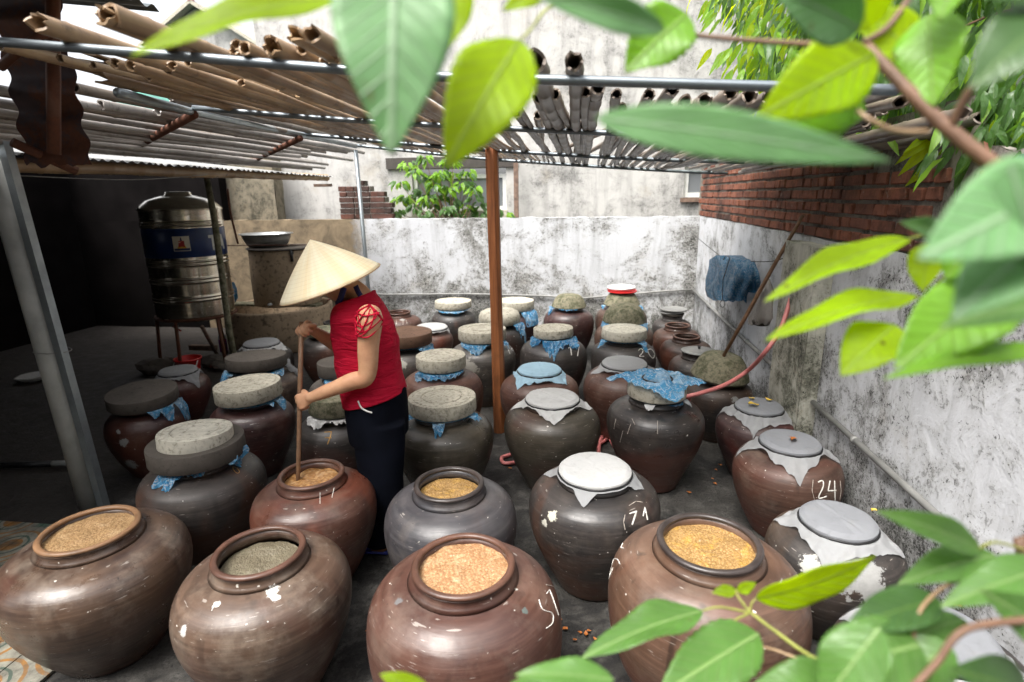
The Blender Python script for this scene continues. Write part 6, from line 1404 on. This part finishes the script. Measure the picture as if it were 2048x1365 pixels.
# upper branch and its twigs
stem([(2140,440),(2048,375),(1900,262),(1800,165),(1735,95)], [.50,.50,.52,.54,.56], (.0085,.0055), 'stem_b', 'branch')
stem([(1735,95),(1600,88),(1400,72),(1265,42),(1190,10)], [.56,.57,.60,.62,.62], (.0032,.0022), 'stem_b', 'branch')
stem([(1728,85),(1770,60),(1810,10),(1840,-40)], [.56,.56,.56,.55], (.0035,.0030), 'stem_b', 'branch')
stem([(1900,262),(1935,190),(1990,120),(2060,60)], [.52,.50,.48,.46], (.0045,.003), 'stem_b', 'branch')
stem([(2300,640),(2140,440)], [.50,.50], (.0125,.0085), 'stem_b', 'branch')
stem([(1180,-10),(1100,15),(1065,55),(1040,82)], [.62,.60,.56,.52], (.0020,.0013)); stem([(1855,265),(1790,262),(1740,240),(1715,222)], [.53,.52,.52,.53], (.0030,.0022), 'bam_tan')
stem([(2080,600),(1960,560),(1895,505),(1890,480),(1860,470),(1815,478)], [.55,.55,.58,.60,.62,.64], (.0032,.0012)); stem([(1960,560),(1900,545),(1860,585)], [.55,.6,.62], (.0018,.0012))
stem([(1905,530),(1890,500)], [.56,.6], (.0022,.0018)); stem([(2120,620),(1990,600),(1900,610),(1830,592)], [.52,.54,.58,.62], (.003,.0012))
trunk = [Vector((0,0,0)), Vector((.02,.02,.5)), Vector((-.02,.05,1.0)), PD(2300,640,.50)-TR0]
MB().tube(smoothpath(trunk, 6), [.028-.014*i/18 for i in range(19)], 12).build('trunk', M['stem_b'], tree)
MB().tube(smoothpath([trunk[1], Vector((-.12,.25,.80)), PD(2150,1180,.62)-TR0, PD(2048,1130,.62)-TR0], 6), [.010-.004*i/18 for i in range(19)], 8).build('branch', M['stem_b'], tree)
MB().tube(smoothpath([trunk[1], Vector((-.2,.2,.75)), PD(1900,1400,.72)-TR0, PD(1700,1345,.75)-TR0], 6), [.008-.005*i/18 for i in range(19)], 8).build('branch', M['stem_b'], tree)
F_ = fleaf
F_((690,-8),(262,112),.52,.46,62,'leaf_y',52,.08); F_((790,-110),(782,312),.42,.40,262,'leaf_p',0,.04,curl=.08,fold=.10); F_((935,-60),(862,150),.50,.52,92,'leaf_y',30,.08)
F_((1040,80),(892,338),.50,.47,176,'leaf_y',12,.05,.10,.15); F_((1375,28),(1250,146),.60,.60,128,'leaf_b',20,.08,.22); F_((1100,-30),(1005,22),.55,.55,50,'leaf_y',20)
F_((1330,60),(1060,-12),.42,.40,72,'leaf_p',15,.03); F_((1720,58),(1545,-25),.48,.45,120,'leaf_p',10,.03); F_((1735,62),(1700,-90),.52,.50,125,'leaf_y',5,.05)
F_((1750,108),(1512,238),.54,.52,160,'leaf_y',8,.07,.12,.12); F_((1725,215),(1530,262),.56,.56,90,'leaf_b',25,.06); F_((1700,205),(1660,290),.57,.56,80,'leaf_b',25,.08,.15)
F_((1858,28),(1868,214),.54,.52,128,'leaf_b',8,.06,.15,.15); F_((1190,236),(1785,324),.40,.38,104,'leaf_p',-8,.03,curl=.06,fold=.06); F_((1845,120),(1700,20),.56,.58,90,'leaf_y',35,.05)
F_((2160,360),(1835,520),.36,.34,230,'leaf_p',5,.03,curl=.05,fold=.08); F_((2100,470),(1905,640),.36,.36,150,'leaf_p',20,.03,fold=.1); F_((1818,478),(1528,604),.64,.60,62,'leaf_y',45,.09,.06); F_((1832,590),(1530,682),.62,.58,58,'leaf_y',48,.09,.05)
F_((1862,484),(1845,584),.60,.60,68,'leaf_y',20,.06); F_((1895,470),(1800,445),.58,.58,44,'leaf_d',30,.05); F_((1790,650),(1682,752),.60,.58,112,'leaf_y',15,.07,.10,.12); F_((2010,575),(1788,738),.52,.50,165,'leaf_b',12,.05,.05)
F_((2110,700),(1765,758),.50,.48,52,'leaf_b',42,.07); F_((2100,610),(1880,655),.44,.44,80,'leaf_m',40,.03); F_((1990,440),(1890,560),.5,.52,110,'leaf_b',20,.05)
F_((2020,330),(2100,560),.34,.34,150,'leaf_p',10,.03); F_((2120,20),(1940,180),.36,.36,150,'leaf_d',20,.04); F_((2130,-60),(1960,-10),.36,.36,130,'leaf_d',10,.04); F_((1930,-90),(1880,40),.5,.5,110,'leaf_b',10,.05)
# lower twigs and leaves
stem([(1720,1360),(1620,1312),(1560,1270),(1505,1228),(1485,1208)], [.72,.74,.76,.78,.79], (.0030,.0018)); stem([(1720,1345),(1612,1322),(1548,1300),(1500,1290)], [.72,.74,.76,.76], (.0018,.0014), 'bam_tan')
stem([(1500,1226),(1440,1215),(1405,1222)], [.78,.77,.76], (.0016,.0012)); stem([(1500,1226),(1455,1250),(1410,1290)], [.78,.76,.74], (.0016,.0011)); stem([(1492,1215),(1475,1192),(1472,1178)], [.78,.79,.80], (.0018,.0008)); stem([(1500,1226),(1503,1208),(1512,1198)], [.78,.78,.78], (.0014,.001))
F_((1405,1222),(1162,1318),.76,.70,74,'leaf_m',35,.11,.06,.3); F_((1512,1198),(1752,1112),.78,.74,66,'leaf_y',45,.06); F_((1472,1182),(1424,1186),.80,.80,26,'leaf_y',20); F_((1475,1182),(1512,1166),.80,.80,24,'leaf_y',20); F_((1518,1268),(1310,1400),.75,.68,128,'leaf_m',12,.06,.14,.15)
F_((1200,1400),(1015,1372),.66,.64,110,'leaf_m',15,.05,.12); F_((1228,1360),(1030,1350),.62,.62,60,'leaf_m',30,.06,.12); F_((860,1400),(760,1348),.62,.62,50,'leaf_y',20); F_((1412,1288),(1345,1330),.74,.72,34,'leaf_y',30)
F_((1962,1100),(1752,1022),.60,.56,66,'leaf_m',25,.05); F_((1880,1200),(1686,1262),.58,.56,92,'leaf_d',20,.05); F_((1990,1110),(1795,1170),.60,.60,76,'leaf_m',25,.05); F_((2120,1130),(1880,1215),.55,.55,90,'leaf_m',20,.05)
F_((1840,1290),(1640,1350),.55,.53,150,'leaf_m',15,.05); F_((1760,1255),(1640,1420),.52,.52,130,'leaf_m',10,.05); F_((1700,1365),(1480,1400),.56,.56,110,'leaf_m',15,.05); F_((1900,1290),(1760,1400),.55,.55,120,'leaf_m',15,.05); F_((1930,1240),(1790,1290),.6,.58,70,'leaf_m',30,.05); F_((2120,1290),(1960,1180),.55,.5,110,'leaf_m',20,.04); F_((2060,1390),(1900,1340),.55,.5,110,'leaf_d',20,.04)
stem([(2048,1130),(1960,1150),(1880,1180),(1830,1250),(1830,1400)], [.62,.6,.58,.56,.56], (.0022,.0018), 'bam_tan'); stem([(2060,1240),(1930,1260),(1870,1330),(1800,1400)], [.5,.5,.5,.5], (.0035,.003), 'stem_b'); stem([(2048,1100),(1990,1085),(1955,1100)], [.62,.6,.6], (.0018,.0012))
# ------------------------------------------------------------------ tree beyond the side wall and shrub behind the back wall
def small_leaf(L_, W_, m, seed, droop=.3, N=5):
    vs, fs, uv = leaf_grid(L_, W_, N=N, K=1, wave=.12, fold=.3, curl=droop, seed=seed); return leaf_me(vs, fs, uv, m)
def foliage(root, pts, variants, keep, name='foliage', mjoin=None):
    """pts: (position, direction, normal, scale, variant)"""
    dist = sorted(pts, key=lambda p: -p[3]/max(.3, depth(p[0]+root.location)))
    for p, d, nn, s_, v in dist[:keep]:
        d = d.normalized(); nn = (nn-d*nn.dot(d)); nn = nn.normalized() if nn.length > 1e-4 else d.orthogonal().normalized(); y = nn.cross(d)
        o = bpy.data.objects.new('leaf', variants[v]); C.objects.link(o); o.parent = root
        o.matrix_local = Matrix.Translation(p) @ Matrix((d, y, nn)).transposed().to_4x4() @ Matrix.Scale(s_, 4)
    by = {}
    for q in dist[keep:]: by.setdefault(variants[q[4]].materials[0].name, []).append(q)
    for mn, qs in by.items():
        vs = []; fs = []; uvs = []
        for p, d, nn, s_, v in qs:
            me = variants[v]; d = d.normalized(); nn = (nn-d*nn.dot(d)); nn = nn.normalized() if nn.length > 1e-4 else d.orthogonal().normalized(); y = nn.cross(d); b = len(vs)
            for vv in me.vertices: vs.append(p+(d*vv.co.x+y*vv.co.y+nn*vv.co.z)*s_)
            ul = me.uv_layers[0].data
            for pl_ in me.polygons:
                fs.append(tuple(b+i for i in pl_.vertices)); uvs.append([tuple(ul[l].uv) for l in pl_.loop_indices])
        me = bpy.data.meshes.new(name); me.from_pydata([tuple(v) for v in vs], [], fs); ul = me.uv_layers.new(name='UVMap')
        for p_, u in zip(me.polygons, uvs):
            for l, q in zip(p_.loop_indices, u): ul.data[l].uv = q
        me.materials.append(bpy.data.materials[mn]); o = bpy.data.objects.new(name, me); C.objects.link(o); o.parent = root; tag(o, kind='stuff')
rnd = random.Random(11)
T2 = Vector((2.6, 3.6, 0)); t2 = thing('leafy_tree', 'dense tree with drooping pointed leaves hanging over the brick wall at the upper right', 'tree', T2)
var = [small_leaf(.115,.034,M['leaf_d'],i,.25+.1*i) for i in range(4)]+[small_leaf(.11,.032,M['leaf_b'],i+5,.3) for i in range(3)]+[small_leaf(.10,.030,M['leaf_y'],i+9,.3) for i in range(2)]
MB().tube(smoothpath([(0,0,0),(.05,.1,1.0),(-.05,.0,2.0),(.0,.1,2.9),(-.2,.2,3.8)], 5), [.10-.06*i/20 for i in range(21)], 12).build('trunk', M['stem_b'], t2)
import itertools
poly = [(1440,-40),(1470,30),(1505,110),(1500,165),(1545,215),(1640,262),(1705,262),(1760,300),(1830,352),(1885,330),(1960,275),(2060,300),(2100,-60)]
def inpoly(x, y):
    c = False; j = len(poly)-1
    for i in range(len(poly)):
        if (poly[i][1] > y) != (poly[j][1] > y) and x < (poly[j][0]-poly[i][0])*(y-poly[i][1])/(poly[j][1]-poly[i][1])+poly[i][0]: c = not c
        j = i
    return c
pts = []; tips = []
while len(tips) < 900:
    px, py = rnd.uniform(1430,2300), rnd.uniform(-260,360)
    if px < 2080 and py > -50 and not inpoly(px, py): continue
    if (px >= 2080 and py > 250): continue
    Y = rnd.uniform(2.9,5.6) if px < 1750 else rnd.uniform(2.3,4.8); p = PY(px, py, Y)
    if p.x < XW+.0 and p.z < 2.2: continue
    if p.z < 1.95: continue
    tips.append((p-T2, px))
def away(p): return Vector((p.x, p.y, 0))
brs = []
for ti, (p, px) in enumerate(tips):
    out = Vector((-.6,-.5,0))+Vector((rnd.uniform(-.6,.5), rnd.uniform(-.7,.4), 0)); out.normalize()
    if ti % 5 == 0: brs.append(p)
    for q in range(rnd.randint(7,11)):
        s_ = (q-4)/4*.16; d = Vector((out.x*.5+rnd.uniform(-.35,.35), out.y*.5+rnd.uniform(-.35,.35), -.75+rnd.uniform(-.2,.3)))
        pp = p+out*s_+Vector((rnd.uniform(-.05,.05), rnd.uniform(-.05,.05), -abs(s_)*.25+rnd.uniform(-.04,.04)))
        lim = (px < 1600 and rnd.random() < .6) or rnd.random() < .06
        v = rnd.choice([7,8]) if lim and rnd.random() < .5 else (rnd.choice([4,5,6]) if lim or rnd.random() < .22 else rnd.randint(0,3))  # lime left edge painted as sunlit foliage, the rest darker as shaded
        pts.append((pp, d, Vector((rnd.uniform(-1,.3), rnd.uniform(-1,.2), rnd.uniform(.2,1))), rnd.uniform(.75,1.35), v))
for _ in range(130):
    p = PY(rnd.uniform(1870,2150), rnd.uniform(120,300), rnd.uniform(2.0,2.9))
    if p.x < XW+.02: continue
    for q in range(7): pts.append((p-T2+Vector((rnd.uniform(-.06,.06),rnd.uniform(-.08,.08),rnd.uniform(-.07,.07))), Vector((rnd.uniform(-.6,.3), rnd.uniform(-.6,.3), -.7)), Vector((rnd.uniform(-1,.3), rnd.uniform(-1,.2), .5)), rnd.uniform(.7,1.2), rnd.choice([0,1,2,3,3,4])))
while len(pts) < 11500:
    px, py = rnd.uniform(1480,2350), rnd.uniform(-300,330)
    if px < 2080 and py > -50 and not inpoly(px-15, py+15): continue
    if px >= 2080 and py > 240: continue
    p = PY(px, py, rnd.uniform(4.4,6.6))
    if p.z < 2.1 or p.x < XW+.1: continue
    pts.append((p-T2, Vector((rnd.uniform(-.6,.4), rnd.uniform(-.6,.4), -.8)), Vector((rnd.uniform(-1,.3), rnd.uniform(-1,.2), .5)), rnd.uniform(1.1,1.9), rnd.choice([4,5]) if px < 1620 and rnd.random() < .5 else rnd.randint(0,3)))  # dark greens stand for the crown's shaded depth, bright ones its sunlit edge
foliage(t2, pts, var, 290)
mb = MB()
for p in brs[::2][:60]:
    base = Vector((rnd.uniform(-.1,.1), .1, rnd.uniform(1.6,3.4))); mid = base.lerp(p,.5)+Vector((0,0,.12)); mb.tube(smoothpath([base, mid, p], 4), [.012-.010*i/8 for i in range(9)], 5)
mb.build('limbs', M['stem_b'], t2)
# hanging lime sprigs below the crown
spr = [((1880,262),(1795,320)),((1870,285),(1800,345)),((1900,300),(1880,345)),((1860,268),(1810,300)),((1892,310),(1815,365)),((1905,296),(1850,352))]
for a, b in spr:
    A = PY(*a, 2.6); B = PY(*b, 2.6); o = bpy.data.objects.new('leaf', var[7]); C.objects.link(o); o.parent = t2; d = (B-A); nn = Vector((-.2,-1,.5)); nn = (nn-d.normalized()*nn.dot(d.normalized())).normalized(); y = nn.cross(d.normalized())
    o.matrix_local = Matrix.Translation(A-T2) @ Matrix((d.normalized(), y, nn)).transposed().to_4x4() @ Matrix.Scale(d.length/.10, 4)
# shrub behind the back wall
T3 = PY(905,440,7.5); T3 = Vector((T3.x, 7.52, 1.0)); t3 = thing('shrub', 'bright green shrub growing behind the back wall in front of the wide window', 'shrub', T3)
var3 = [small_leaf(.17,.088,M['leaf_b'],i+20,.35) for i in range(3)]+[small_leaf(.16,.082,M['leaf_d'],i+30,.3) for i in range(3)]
tips = [(815,330,8),(850,318,8),(893,325,6),(905,322,5),(935,345,5),(800,368,7),(830,345,7),(862,355,7),(880,345,7),(905,350,6),(815,395,7),(845,385,7),(870,372,8),(900,378,7),(925,365,5),(800,400,6),(855,398,8),(880,395,7),(935,372,4),(830,415,7),(870,412,7),(910,400,6),(950,395,6),(948,380,5),(895,420,6),(930,415,6),(960,412,4),(795,425,5),(850,428,5),(915,430,5),(990,425,4),(1010,430,3),(788,430,4),(960,430,5)]
pts = []; mb = MB()
for (px, py, n_) in tips:
    p = PY(px, py, 7.50+rnd.uniform(-.10,.14))-T3; lit = 1 if py < 385 or rnd.random() < .3 else 0  # light put into the colour: upper leaves more often take the bright green
    mb.tube(smoothpath([(rnd.uniform(-.08,.08),0,.45), Vector((p.x*.5,p.y,max(.45,p.z*.6))), p], 4), [.009-.006*i/8 for i in range(9)], 5)
    for q in range(n_+11):
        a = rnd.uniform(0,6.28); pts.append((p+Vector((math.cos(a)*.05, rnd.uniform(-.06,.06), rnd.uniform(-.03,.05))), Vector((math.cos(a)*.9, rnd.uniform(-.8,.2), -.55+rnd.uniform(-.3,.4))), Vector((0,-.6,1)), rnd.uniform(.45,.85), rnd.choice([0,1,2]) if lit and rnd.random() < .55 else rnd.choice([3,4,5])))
mb.build('stems', M['stem_b'], t3); MB().tube([(0,0,-1.0),(0,0,.5)], .012, 8).build('stem', M['stem_b'], t3)
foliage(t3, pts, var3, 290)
